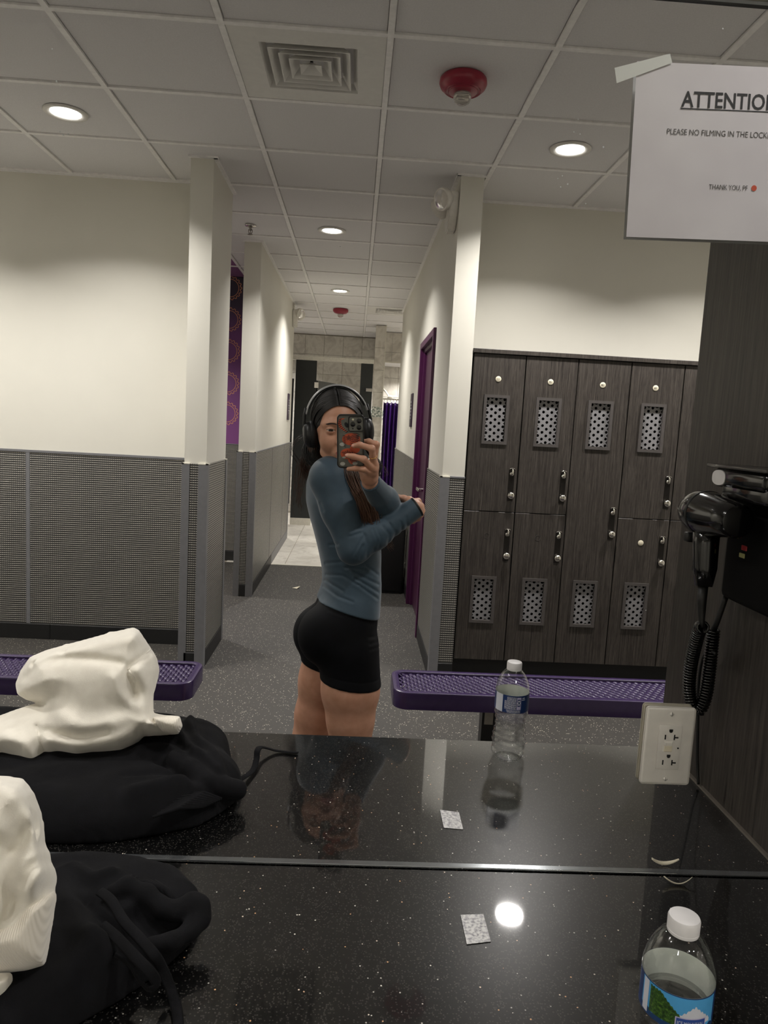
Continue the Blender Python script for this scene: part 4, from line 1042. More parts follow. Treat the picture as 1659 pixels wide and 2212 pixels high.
TH = math.radians(11); FD = np.array([math.cos(TH), math.sin(TH), 0]); LD = np.array([-math.sin(TH), math.cos(TH), 0])
ROWS = [(985, 712, 766, .055), (997, 700, 782, .09), (1015, 676, 797, .135), (1045, 665, 806, .150), (1085, 664, 810, .150), (1120, 672, 813, .142), (1150, 681, 815, .134), (1190, 691, 819, .126),
        (1230, 699, 818, .121), (1262, 701, 818, .124), (1290, 692, 815, .138), (1320, 680, 812, .152), (1350, 677, 809, .16), (1390, 682, 809, .163), (1425, 692, 811, .15), (1460, 705, 806, .12)]
YM = 2.345
tz, tcx, trx, try_ = [], [], [], []
for v, uL, uR, ry in ROWS:
    a, b = A_(uL, v, YM), A_(uR, v, YM); hw = (b[0]-a[0])/2
    tz.append((a[2]+b[2])/2); tcx.append((a[0]+b[0])/2); try_.append(ry); trx.append(math.sqrt(max(hw*hw-(ry*math.sin(TH))**2, .0004))/math.cos(TH))
tz, tcx, trx, try_ = [np.array(q)[::-1] for q in (tz, tcx, trx, try_)]
def smooth_tab(a):
    zz = np.linspace(tz[0], tz[-1], 160); b = np.interp(zz, tz, a); k = np.hanning(13); k /= k.sum()
    return zz, np.convolve(np.pad(b, 6, 'edge'), k, 'valid')
ZT, CXT = smooth_tab(tcx); _, RXT = smooth_tab(trx); _, RYT = smooth_tab(try_)
def d_torso(p):
    z = p[:, 2]; cx = np.interp(z, ZT, CXT); rx = np.interp(z, ZT, RXT); ry = np.interp(z, ZT, RYT)
    x = p[:, 0]-cx; y = p[:, 1]-YM; u = x*FD[0]+y*FD[1]; l = x*LD[0]+y*LD[1]
    e = (np.abs(u/rx)**2.25+np.abs(l/ry)**2.25)**(1/2.25)
    d = ((e-1)*np.minimum(rx, ry)).astype(f32)
    return smax(d, np.maximum(z-ZT[-1], ZT[0]-z), .02)
SHN, ELN, WRN = A_(716, 1034, 2.225), A_(764, 1184, 2.19), A_(896, 1098, 2.215)
SHF, ELF, WRF = A_(772, 1052, 2.45), A_(846, 1106, 2.29), A_(799, 1040, 2.08)
mid = lambda a, b, t: a+(b-a)*t
def d_arm_near(p):
    return d_chain(p, [SHN, mid(SHN, ELN, .45), ELN, mid(ELN, WRN, .35), WRN], [.061, .055, .043, .040, .0275], .02)
def d_arm_far(p):
    return d_chain(p, [SHF, mid(SHF, ELF, .5), ELF, mid(ELF, WRF, .4), WRF], [.058, .05, .041, .039, .0245], .02)
GN, GF = A_(709, 1372, 2.268), A_(695, 1368, 2.435)
def d_glute(p):
    a = d_ell(p, GN, (.093, .082, .098)); b = d_ell(p, GF, (.093, .082, .098)); return smin(a, b, .006)
HN, TN, KN = A_(752, 1405, 2.275), A_(757, 1492, 2.265), A_(757, 1600, 2.25)
HF, TF, KF = A_(712, 1400, 2.43), A_(700, 1470, 2.44), A_(671, 1592, 2.45)
AN = np.array([KN[0]-.02, 2.28, .09]); AF = np.array([KF[0]-.05, 2.47, .09])
def d_leg_near(p): return d_chain(p, [HN, TN, mid(TN, KN, .6), KN, mid(KN, AN, .3), AN], [.09, .0885, .072, .058, .053, .035], .03)
def d_leg_far(p): return d_chain(p, [HF, TF, mid(TF, KF, .6), KF, mid(KF, AF, .3), AF], [.088, .083, .069, .058, .053, .035], .03)
def d_feet(p):
    out = None
    for a in (AN, AF):
        h_ = np.array([a[0]-.03, a[1], .035]); to = np.array([a[0]+.14, a[1]+.01, .022])
        e = d_chain(p, [a, h_, to], [.035, .034, .022], .02); out = e if out is None else np.minimum(out, e)
    return out
# head frame: X to picture right, Fh out of the face, Uh up
def head_axes(yaw, pit, rol):
    X = np.array([math.cos(yaw), math.sin(yaw), 0]); F_ = np.array([math.sin(yaw), -math.cos(yaw), 0]); U = np.array([0, 0, 1.])
    F2 = F_*math.cos(pit)-U*math.sin(pit); U2 = U*math.cos(pit)+F_*math.sin(pit)
    return X*math.cos(rol)+U2*math.sin(rol), F2, U2*math.cos(rol)-X*math.sin(rol)
HX, HF_, HU = head_axes(math.radians(8), math.radians(2), math.radians(7))
HR = np.stack([HX, HF_, HU], 1); HC = A_(731, 926, 2.285)
def hl(p): return (p-HC.astype(f32))@HR.astype(f32)      # world -> head (right, forward, up)
def hw_(q): return HC+np.asarray(q, float)@HR.T
def e_loc(q, c, r): return d_ell(q, c, r)
def s_loc(q, c, r): d = q-np.asarray(c, f32); return np.sqrt(np.einsum('ij,ij->i', d, d))-r
EYE = [(-.0315, .0735, 0), (.0315, .0735, 0)]
def d_head(p):
    q = hl(p)
    d = e_loc(q, (0, -.012, .03), (.0735, .094, .086))
    d = smin(d, e_loc(q, (0, .018, -.03), (.0615, .069, .086)), .03)
    d = smin(d, e_loc(q, (0, .05, -.096), (.026, .026, .019)), .032)
    for s in (-1, 1):
        d = smin(d, e_loc(q, (s*.039, .056, -.033), (.026, .024, .028)), .02)
        d = smin(d, d_cone(q, (s*.05, .02, -.07), (s*.02, .052, -.1), .012, .012), .02)
        d = smin(d, d_cone(q, (s*.012, .083, .02), (s*.046, .064, .018), .009, .009), .016)     # brow ridge
        d = smax(d, -s_loc(q, (s*.031, .103, -.001), .0205), .014)                                  # eye socket
    d = smin(d, d_cone(q, (0, .08, .012), (0, .101, -.030), .0075, .0095), .012)
    d = smin(d, s_loc(q, (0, .1015, -.033), .0105), .008)
    for s in (-1, 1):
        d = smin(d, e_loc(q, (s*.0125, .0925, -.037), (.0075, .011, .0075)), .007)
        d = smax(d, -e_loc(q, (s*.007, .098, -.0445), (.0038, .006, .004)), .003)
    # mouth
    d = smin(d, e_loc(q, (0, .079, -.068), (.026, .016, .018)), .014)
    d = smin(d, d_cone(q, (-.019, .0855, -.0665), (0, .0965, -.0625), .003, .0048), .005); d = smin(d, d_cone(q, (.019, .0855, -.0665), (0, .0965, -.0625), .003, .0048), .005)
    d = smin(d, d_cone(q, (-.015, .0868, -.0735), (.015, .0868, -.0735), .0045, .0045), .005); d = smin(d, e_loc(q, (0, .092, -.0735), (.013, .0058, .0052)), .005)
    d = smax(d, -d_cone(q, (-.021, .0905, -.0682), (.021, .0905, -.0682), .0012, .0012), .003)
    # lids around the eyeballs
    for c in EYE:
        c = np.array(c, f32); e = q-c; sg = -1 if c[0] < 0 else 1
        sp_ = np.sqrt(np.einsum('ij,ij->i', e, e))
        x_ = e[:, 0]*sg; lidz = e[:, 2]-.0012-.10*(x_-.0)*1.0
        op = np.abs(lidz)-.0034*np.clip(1-(e[:, 0]/.0145)**2, 0, 1)
        lid = np.maximum(sp_-.0142, -(op))
        d = smin(d, np.where(e[:, 1] > -.004, lid, .05).astype(f32), .0035)
        d = np.maximum(d, -np.maximum(np.maximum(sp_-.0155, op+.0004), -e[:, 1]+.002)).astype(f32)
    # neck
    d = smin(d, d_cone(p, A_(741, 1006, 2.335), hw_((0, -.02, -.06)), .052, .05), .025)
    return d.astype(f32)
EARS = [(-.0745, -.005, -.005), (.0745, -.005, -.005)]
def d_ears(p):
    q = hl(p); return np.minimum(e_loc(q, EARS[0], (.009, .017, .03)), e_loc(q, EARS[1], (.009, .017, .03)))
# hands
def yph(v): return 2.0+(v-912)*.00127*.118
def fp(u, v, off): return A_(u, v, yph(v)+off)
PHF = [  # index, middle, ring, little: base knuckle -> tip
    ([A_(808, 992, 2.024), A_(813, 960, 2.016), A_(797, 954, 2.024), A_(778, 955, 2.030)], [.0098, .0088, .008, .0072]),
    ([A_(807, 1001, 2.016), fp(803, 969, -.017), fp(777, 961, -.0125), fp(765, 963, -.0085)], [.0102, .0090, .0079, .0070]),
    ([A_(805, 1011, 2.016), fp(786, 992, -.018), fp(763, 986, -.0125), fp(751, 984, -.0085)], [.0102, .0088, .0078, .0068]),
    ([A_(801, 1021, 2.024), A_(786, 1014, 2.004), A_(768, 1012, 2.004), A_(753, 1013, 2.010)], [.0098, .0078, .0068, .006])]
def d_hand_phone(p):
    d = d_chain(p, [WRF, mid(WRF, A_(800, 1024, 2.045), .6), A_(803, 1012, 2.03)], [.0195, .0205, .019], .012)
    d = smin(d, d_chain(p, [A_(797, 1030, 2.05), A_(807, 1003, 2.03)], [.02, .0135], .012), .012)
    d = smin(d, d_chain(p, [A_(793, 1030, 2.06), A_(784, 1012, 2.055), A_(774, 990, 2.045), A_(766, 972, 2.034)], [.0155, .0125, .0105, .0082], .01), .012)   # thumb on the screen side
    fs = None
    for pts, rs in PHF:
        e = d_chain(p, pts, rs, .006); fs = e if fs is None else smin(fs, e, .0016)
    return smin(d, fs, .009)
NHF = [([A_(903, 1083, 2.238), A_(899, 1083, 2.278), A_(880, 1086, 2.305), A_(868, 1089, 2.310)], [.0102, .0092, .0082, .0072]),
       ([A_(909, 1093, 2.242), A_(905, 1098, 2.282), A_(888, 1102, 2.322), A_(874, 1104, 2.335)], [.0102, .0093, .0083, .0073]),
       ([A_(911, 1103, 2.240), A_(907, 1110, 2.278), A_(892, 1116, 2.320), A_(880, 1117, 2.335)], [.010, .0088, .0078, .0068]),
       ([A_(908, 1112, 2.234), A_(903, 1120, 2.268), A_(893, 1126, 2.300), A_(883, 1128, 2.315)], [.0094, .008, .0072, .0063])]
def d_hand_near(p):
    d = d_chain(p, [mid(ELN, WRN, .93), WRN], [.022, .0195], .012)
    for (pts, rs), w_ in zip(NHF, ((891, 1088), (893, 1094), (894, 1101), (894, 1107))): d = smin(d, d_chain(p, [A_(w_[0], w_[1], 2.215), pts[0]], [.0115, .0108], .01), .008)
    d = smin(d, d_chain(p, [A_(893, 1090, 2.215), A_(884, 1081, 2.232), A_(872, 1077, 2.250), A_(861, 1073, 2.265)], [.0135, .0112, .0095, .0075], .01), .01)
    for pts, rs in NHF: d = smin(d, d_chain(p, pts, rs, .006), .003)
    return d
def d_body(p):
    d = smin(d_torso(p), d_glute(p), .03)
    d = smin(d, d_leg_near(p), .025); d2 = d_leg_far(p); d = smin(d, d2, .02)
    d = smin(d, d_feet(p), .02)
    d = smin(d, smin(d_arm_near(p), d_ell(p, SHN+np.array((0, .03, 0)), (.06, .07, .058)), .03), .018); d = smin(d, d_arm_far(p), .018)
    d = smin(d, d_cone(p, A_(741, 1006, 2.335), hw_((0, -.02, -.06)), .052, .05), .03)
    return d.astype(f32)
PERSON = thing('person', 'young woman with long dark hair in blue top and black shorts taking a mirror selfie', 'person', (.02, 2.35, 0))
PERSON['label'] = 'person with long dark hair, blue top and black shorts, raising a phone to the mirror'
bodyV, bodyF = mesh_sdf(d_body, (-.36, 2.05, -.01), (.36, 2.66, 1.40), .005)
headV, headF = mesh_sdf(lambda p: np.minimum(d_head(p), d_ears(p)), HC+np.array((-.12, -.14, -.15)), HC+np.array((.12, .14, .14)), .0016)
h1V, h1F = mesh_sdf(d_hand_phone, np.min([q for a, _ in PHF for q in a]+[WRF], 0)-.04, np.max([q for a, _ in PHF for q in a]+[WRF], 0)+.04, .0016)
h2V, h2F = mesh_sdf(d_hand_near, np.min([q for a, _ in NHF for q in a]+[WRN], 0)-.04, np.max([q for a, _ in NHF for q in a]+[WRN], 0)+.04, .0018)
def skin_mat(c):
    q = (c-HC)@HR; m = np.zeros(len(c), int)
    lip = (q[:, 1] > .078) & (q[:, 1] < .115) & (np.abs(q[:, 0]) < .023) & (q[:, 2] < -.0585+.0*q[:, 0]) & (q[:, 2] > -.0795+30*q[:, 0]**2*0) & ((np.abs(q[:, 2]+.0688)) < .0108*np.sqrt(np.clip(1-(q[:, 0]/.0235)**2, 0, 1)))
    m[lip] = 1; return m
np_mesh('body', [(bodyV, bodyF), (headV, headF), (h1V, h1F), (h2V, h2F)], [M['skin'], M['lip']], PERSON, None, skin_mat)
for c in EYE:
    b = MB(); b.ell(hw_(c), (.0128,)*3, 24, 16); ey = b.build('eyeball', M['eye_white'], PERSON, True)
    look = (CAM0*np.array((1, 1, 1))+np.array((0, 0, 0)))-hw_(c); look = CAM0-hw_(c); look = look/np.linalg.norm(look)+HX*.04; look /= np.linalg.norm(look)
    b = MB(); b.lathe([(.0001, .0134), (.002, .01335), (.0064, .0117), (.0068, .0110)], hw_(c), 24, look, cap=False); b.build('iris', M['iris'], ey, True)
    b = MB(); b.lathe([(.0001, .0137), (.0027, .0133)], hw_(c), 20, look, cap=False); b.build('pupil', M['pupil'], ey, True)
for s in (-1, 1):   # brows and lashes
    b = MB()
    for k in range(34):
        t_ = k/33; a0 = s*(.014+.036*t_); c0 = .0195+.0035*math.sin(t_*math.pi)-.004*t_*t_
        bb = .0965-.9*(abs(a0)-.006)**1.0*.42-(.0 if t_ < .5 else .02*(t_-.5)); ln = .0065
        st = hw_((a0, bb, c0-.0022)); en = hw_((a0+s*ln*.9, bb-.003, c0+.0022*(1-t_)))
        for j in (-1, 0, 1): b.tube([st+HU*j*.0010*(1-.6*t_), mid(st, en, .5)+HU*j*.0009*(1-.6*t_)+HF_*.0004, en+HU*j*.0004], [.0004, .00045, .00015], 4)
    b.build('eyebrow', M['brow'], PERSON)
    b = MB(); c = EYE[0 if s < 0 else 1]
    for k in range(15):
        x_ = -.0125+.025*k/14; z_ = .0012+.10*x_*1+.0038*(1-(x_/.0145)**2); yy = math.sqrt(max(.0145**2-x_*x_-z_*z_, 1e-6))
        st = hw_((c[0]+s*x_, c[1]+yy, z_)); en = hw_((c[0]+s*(x_*1.12+.001), c[1]+yy+.0042, z_+.0028)); b.tube([st, mid(st, en, .5)-HU*.0004, en], [.0005, .0004, .0001], 4)
    b.build('eyelashes', M['brow'], PERSON)

# clothing
FOLDS = [[(757, 1149), (783, 1136)], [(755, 1159), (785, 1150)], [(762, 1201), (782, 1166), (787, 1155)], [(769, 1204), (785, 1176)], [(778, 1206), (784, 1180)], [(792, 1203), (795, 1176), (787, 1155)],
         [(808, 1188), (816, 1168), (806, 1143)], [(818, 1182), (823, 1165), (813, 1142)], [(838, 1174), (841, 1155), (827, 1137)], [(850, 1169), (855, 1150), (841, 1131)], [(869, 1152), (866, 1128)],
         [(692, 1087), (699, 1104)], [(703, 1217), (736, 1214)], [(705, 1241), (740, 1243), (772, 1263)], [(702, 1253), (740, 1276)], [(758, 1233), (800, 1254), (817, 1262)],
         [(768, 1250), (817, 1279)], [(775, 1264), (815, 1293)], [(790, 1222), (816, 1241)], [(699, 1266), (730, 1288), (762, 1301)], [(712, 1177), (730, 1176)], [(745, 1226), (790, 1232)], [(880, 1140), (878, 1117)]]
FOLD_XZ = [[tuple(A_(u, v, 2.19)[[0, 2]]) for u, v in L] for L in FOLDS]
def folds(p):
    out = np.zeros(len(p), f32); m = p[:, 1] < 2.34
    x, z = p[:, 0]/np.maximum(p[:, 1], .1)*2.19, CH+(p[:, 2]-CH)/np.maximum(p[:, 1], .1)*2.19
    for L in FOLD_XZ:
        d2 = None
        for a, b in zip(L, L[1:]):
            e = seg_dist2(x, z, a, b); d2 = e if d2 is None else np.minimum(d2, e)
        d = np.sqrt(d2); out += -.0020*np.exp(-(d/.0032)**2)+.0006*np.exp(-((d-.008)/.004)**2)
    return np.where(m, out, 0)
hemL, hemN, hemR = A_(690, 1286, 2.36), A_(757, 1322, 2.205), A_(818, 1326, 2.34)
_n = np.cross(hemN-hemL, hemR-hemL); _n = _n/_n[2]
def hem_z(p): return hemL[2]-((p[:, 0]-hemL[0])*_n[0]+(p[:, 1]-hemL[1])*_n[1])
NB = A_(741, 1006, 2.335); NUP = hw_((0, -.02, -.06))-NB; NUP /= np.linalg.norm(NUP)
def cuff(p, e, w_, t_):
    c = mid(e, w_, t_); n = (w_-e)/np.linalg.norm(w_-e); return ((p-c.astype(f32))@n.astype(f32))
def d_shirt(p):
    tor = smin(d_torso(p), smin(d_ell(p, GN, (.093, .082, .098)), d_ell(p, GF, (.093, .082, .098)), .02), .03)
    tor = smin(tor, d_cone(p, NB, NB+NUP*.05, .056, .05), .03)
    tor = smax(tor, hem_z(p)-p[:, 2], .004); tor = np.maximum(tor, (p-(NB+NUP*.022).astype(f32))@NUP.astype(f32))
    an = smin(d_arm_near(p), d_ell(p, SHN+np.array((0, .03, 0)), (.06, .07, .058)), .03); an = np.maximum(an, cuff(p, ELN, WRN, 1.03))
    af = np.maximum(d_arm_far(p), cuff(p, ELF, WRF, .98))
    loose = .0055+.004*np.clip((1.02-p[:, 2])/.12, 0, 1)*(p[:, 0] > -.2)
    d = smin(tor-loose, an-.0045, .0055); d = smin(d, af-.0045, .010)
    return (d-folds(p)).astype(f32)
V, Fq = mesh_sdf(d_shirt, (-.30, 2.02, .84), (.32, 2.62, 1.44), .003)
np_mesh('long_sleeve_top', [(relax(V, Fq, 2, .5), Fq)], M['shirt_blue'], PERSON)
zN, zF = A_(757, 1487, 2.2)[2], A_(665, 1432, 2.42)[2]
SHF_ = [[(772, 1330), (812, 1334)], [(784, 1345), (810, 1349)], [(797, 1377), (812, 1374)], [(800, 1392), (815, 1387)], [(800, 1403), (818, 1399)], [(710, 1318), (740, 1330)]]
SH_XZ = [[tuple(A_(u, v, 2.2)[[0, 2]]) for u, v in L] for L in SHF_]
def d_shorts(p):
    d = smin(d_torso(p), d_glute(p), .03)
    ln = smax(d_leg_near(p), zN+.0*p[:, 0]-.10*(p[:, 0]-.03)-p[:, 2], .005); lf = smax(d_leg_far(p), zF-.2*(p[:, 0]+.1)-p[:, 2], .005)
    d = smin(d, ln, .025); d = smin(d, lf, .02)
    d = np.maximum(d, p[:, 2]-(hem_z(p)+.05))
    d = d-.0042
    x, z = p[:, 0]/p[:, 1]*2.2, CH+(p[:, 2]-CH)/p[:, 1]*2.2
    for L in SH_XZ:
        e = np.sqrt(seg_dist2(x, z, *L)); d = d-np.where(p[:, 1] < 2.35, -.0010*np.exp(-(e/.0032)**2)+.0004*np.exp(-((e-.0085)/.005)**2), 0)
    hz = p[:, 2]-(zN-.10*(p[:, 0]-.03)); d = d+np.where(p[:, 1] < 2.36, .0015*np.exp(-((hz-.028)/.0022)**2), 0)
    return d.astype(f32)
V, Fq = mesh_sdf(d_shorts, (-.27, 2.10, .55), (.22, 2.60, 1.0), .003)
np_mesh('shorts', [(relax(V, Fq, 3, .5), Fq)], M['shorts_black'], PERSON)
# wristband at the near cuff, ring on the middle finger
ax = (WRN-ELN)/np.linalg.norm(WRN-ELN); b = MB(); b.lathe([(.0305, -.0035), (.0325, -.0025), (.0325, .0025), (.0305, .0035), (.026, .0035), (.026, -.0035)], mid(ELN, WRN, 1.035), 36, ax, cap=False)
b.build('wristband', M['matt_black'], PERSON, True)
pa, pb = PHF[1][0][0], PHF[1][0][1]; c = mid(pa, pb, .45); d_ = (pb-pa)/np.linalg.norm(pb-pa); u_ = np.array(Vector(d_).orthogonal().normalized()); w2 = np.cross(d_, u_)
b = MB(); b.tube([c+.0104*(u_*math.cos(a)+w2*math.sin(a)) for a in np.linspace(0, 2*math.pi, 25)[:-1]], .0011, 6, True); b.build('ring', plain('gold', '#d9b26a', .22, 1, .02), PERSON, True)
# nails of the visible fingertips
b = MB()
for pts, rs in PHF[1:3]:
    tip, prv = pts[-1], pts[-2]; d_ = (tip-prv)/np.linalg.norm(tip-prv); n_v = np.array((0, -1, .15)); n_v -= d_*(n_v@d_); n_v /= np.linalg.norm(n_v); s_v = np.cross(d_, n_v)
    b.ell(tip+n_v*(rs[-1]*.72)+d_*.001, (.0058, .0042, .0022), 14, 8, R=np.stack([d_, s_v, n_v], 1))
b.build('fingernail', plain('nail', '#d9a493', .25), PERSON, True)

# hair: cap, combed strands, loose locks
def d_haircap(p):
    q = hl(p); d = e_loc(q, (0, -.016, .032), (.0795, .1, .0915)); a, b_, c = q[:, 0], q[:, 1], q[:, 2]
    d = smin(d, e_loc(q, (0, -.05, -.03), (.07, .062, .085)), .03)
    line = .074-7.6*a*a-600*a**4-np.maximum(0, .058-b_)*3.2
    d = smax(d, (line-c)*.6, .006)
    d = smax(d, -.022-c-np.maximum(0, -b_)*4, .01)
    d = smax(d, -d_cone(q, (0, .10, .07), (0, .0, .129), .0025, .0025), .003)
    return d.astype(f32)
V, Fq = mesh_sdf(d_haircap, HC+np.array((-.14, -.15, -.17)), HC+np.array((.14, .16, .16)), .0025)
HAIR = np_mesh('hair', [(V, Fq)], M['hair_dark'], PERSON)
b = MB()
for s in (-1, 1):
    for k in range(230):
        b0 = .0745-.137*(k/229)+rng.uniform(-.001, .001); pts = []
        lay = rng.uniform(-.0006, .0012)
        for j in range(15):
            t_ = j/14; th = (.03+1.72*t_); bb = b0-.062*t_**1.5*(1 if b0 > 0 else .5); sc = math.sqrt(max(.02, 1-((bb+.016)/.101)**2))
            aa = s*(.0805+lay)*math.sin(th)*sc**.75; cc = .032+(.0925+lay)*math.cos(th)*sc
            fr = max(0, b0-.03)/.045
            cc -= .006*fr*math.sin(math.pi*min(1, t_*1.2)); 
            pts.append(hw_((aa+rng.uniform(-.0004, .0004), bb, cc)))
        b.tube(pts, [.0007]+[.00125]*12+[.0009, .0004], 5)
    for k in range(26):      # strands that edge the forehead
        of = -.001+.020*k/25+rng.uniform(-.0005, .0005); pts = []
        for j in range(14):
            aa = .0005+.0755*(j/13)**.9; cc = .074-7.6*aa*aa-600*aa**4+of*(1-.2*j/13)
            e_ = 1-(aa/.0803)**2-((cc-.032)/.0925)**2; bb = -.016+.1012*math.sqrt(max(e_, .0))
            pts.append(hw_((s*aa, bb, cc)))
        b.tube(pts, [.0006]+[.0012]*11+[.0009, .0005], 5)
b.build('combed_strands', M['hair_dark'], HAIR, True)
def locks(guide, n, spread, r, name='lock', mat='hair', wav=.009, tip=.25, seed=1):
    rr = random.Random(seed); b = MB(); G = bez(guide, 24)
    if r > .001: n = int(n*2.4); r *= .6
    for k in range(n):
        o0 = np.clip(np.array([rr.gauss(0, 1), rr.gauss(0, 1), rr.gauss(0, .5)]), -1.7, 1.7)*spread; o1 = o0*rr.uniform(.5, 1.5)+np.array([rr.gauss(0, 1), rr.gauss(0, 1), rr.gauss(0, 1)])*spread*.5
        ph, fq, am = rr.uniform(0, 6.28), rr.uniform(1.2, 2.4), wav*rr.uniform(.4, 1.2); L_ = rr.uniform(.78, 1.0); pts = []
        m_ = max(4, int(len(G)*L_))
        for j in range(m_):
            t_ = j/(m_-1); w_ = am*math.sin(ph+fq*t_*6.28)*t_; pts.append(G[j]+o0*(1-t_)+o1*t_+np.array([w_, w_*.6*math.cos(ph), 0]))
        b.tube(pts, [r*min(1, .25+j*.3)*(1-(1-tip)*(j/(m_-1))**2) for j in range(m_)], 5)
    return b.build(name, M[mat], HAIR, True)
G_ = lambda *q: [A_(*a) for a in q]
def d_hairmass(p):
    d = d_chain(p, G_((760, 985, 2.29), (765, 1020, 2.225), (780, 1060, 2.200), (797, 1100, 2.198), (808, 1140, 2.21), (812, 1160, 2.23)), [.016, .019, .021, .021, .018, .008], .02)
    d = smin(d, d_chain(p, G_((752, 985, 2.28), (755, 1015, 2.215), (770, 1055, 2.192), (785, 1092, 2.188), (796, 1125, 2.20)), [.012, .015, .017, .016, .008], .02), .012)
    d = smin(d, d_chain(p, G_((692, 935, 2.36), (676, 968, 2.335), (688, 998, 2.325), (706, 998, 2.315)), [.018, .02, .017, .01], .02), .01)
    q = (p[:, 0]-.75*p[:, 2]*.25)*900
    return (d-.0012*np.sin(q)-.0008*np.sin(p[:, 0]*1700+p[:, 2]*260)).astype(f32)
V, Fq = mesh_sdf(d_hairmass, A_(640, 1180, 2.1)+np.array((-.02, 0, -.02)), A_(840, 920, 2.45)+np.array((.03, 0, .03)), .0022)
np_mesh('hair_mass', [(V, Fq)], M['hair'], HAIR)
# down over the chest, between the shoulder and the raised arm
locks(G_((752, 978, 2.27), (755, 1012, 2.205), (775, 1060, 2.185), (793, 1100, 2.18), (803, 1140, 2.195), (808, 1165, 2.22)), 70, .011, .0024, seed=2)
locks(G_((768, 985, 2.28), (776, 1028, 2.225), (793, 1068, 2.20), (806, 1105, 2.195), (818, 1145, 2.22), (846, 1188, 2.25)), 60, .011, .0024, seed=3)
locks(G_((745, 980, 2.26), (750, 1012, 2.195), (764, 1050, 2.18), (781, 1085, 2.172), (793, 1120, 2.182), (800, 1142, 2.20)), 40, .007, .0022, seed=4)
locks(G_((790, 960, 2.34), (806, 985, 2.31), (817, 1005, 2.29), (813, 1024, 2.28), (802, 1045, 2.28), (800, 1075, 2.27)), 34, .005, .0022, 'lock', 'hair_dark', seed=5)
# behind the neck and below the left ear cup
locks(G_((690, 930, 2.36), (668, 955, 2.34), (664, 980, 2.32), (678, 1003, 2.31), (698, 1000, 2.30), (702, 985, 2.31)), 46, .007, .0024, 'lock', 'hair_dark', .004, seed=6)
locks(G_((700, 940, 2.38), (684, 965, 2.33), (682, 990, 2.315), (700, 1003, 2.31), (712, 992, 2.30)), 40, .007, .0022, 'lock', 'hair_dark', .004, seed=7)
locks(G_((690, 960, 2.4), (665, 985, 2.40), (660, 1010, 2.40), (668, 1040, 2.42)), 34, .008, .002, 'lock', 'hair', .006, seed=8)
# fine flyaway wisps down the back
locks(G_((668, 935, 2.34), (645, 950, 2.34), (632, 975, 2.36), (648, 1005, 2.4), (640, 1050, 2.44), (632, 1110, 2.46)), 7, .008, .00045, 'wisps', 'hair', .005, .5, seed=9)
locks(G_((672, 975, 2.38), (655, 1000, 2.4), (650, 1030, 2.42), (645, 1075, 2.44), (650, 1110, 2.45)), 26, .010, .0006, 'wisps', 'hair', .005, .5, seed=10)
locks(G_((815, 1000, 2.28), (832, 1010, 2.26), (836, 1025, 2.25), (826, 1031, 2.25)), 5, .004, .0004, 'wisps', 'hair', .006, .5, seed=11)

# ================================================================== HEADPHONES
plain('phones_black', '#101113', .4); plain('phones_grey', '#a6a7a9', .35, .25); plain('cushion', '#0b0b0c', .6)
HP = thing('headphones', 'black over ear headphones worn over the dark hair', 'headphones', tuple(hw_((0, 0, .13))))
def ear_cup(s):
    c = hw_((s*.0865, -.004, -.012)); ax = HX*s
    b = MB(); b.lathe([(.0001, .024), (.018, .0235), (.03, .019), (.0365, .010), (.038, 0), (.036, -.004)], c, 36, ax)
    # cups are taller than wide
    K = HR @ np.diag([1, .86, 1.08]) @ HR.T
    b.v = [tuple(c+K@(np.array(v)-c)) for v in b.v]; o = b.build('ear_cup', M['phones_black'], HP, True)
    b = MB(); b.tube([c-HX*s*.006+K@(HF_*.028*math.cos(a)+HU*.028*math.sin(a)) for a in np.linspace(0, 2*math.pi, 33)[:-1]], .0125, 12, True); b.build('ear_cushion', M['cushion'], o, True)
    b = MB(); b.tube([hw_((s*.104, -.006, .0)), hw_((s*.1045, -.006, .022)), hw_((s*.101, -.006, .05)), hw_((s*.095, -.006, .07))], [.004, .0045, .0045, .004], 10); b.build('yoke', M['phones_black'], o, True)
ear_cup(-1); ear_cup(1)
def band(r0, wid, th, z0, name, mat, a0, a1):
    b = MB(); n = 40; vs = []
    for k in range(n+1):
        a = math.radians(a0+(a1-a0)*k/n); w_ = wid*(.62+.38*abs(math.sin(a)))
        for rr, bb in ((r0, -w_), (r0+th*.6, -w_*.8), (r0+th, 0), (r0+th*.6, w_*.8), (r0, w_)):
            vs.append(hw_((rr*1.0*math.cos(a)*.985, bb-.006, z0+rr*math.sin(a)*1.09)))
    fs = []
    for k in range(n):
        for j in range(5): fs.append((k*5+j, k*5+(j+1) % 5, (k+1)*5+(j+1) % 5, (k+1)*5+j))
    fs += [(0, 1, 2, 3, 4), tuple(n*5+j for j in range(5))]
    b.add(vs, fs); return b.build(name, mat, HP, True)
band(.0985, .0135, .005, .024, 'headband', M['phones_grey'], 14, 166); band(.0935, .012, .005, .024, 'band_padding', M['phones_black'], 24, 156)

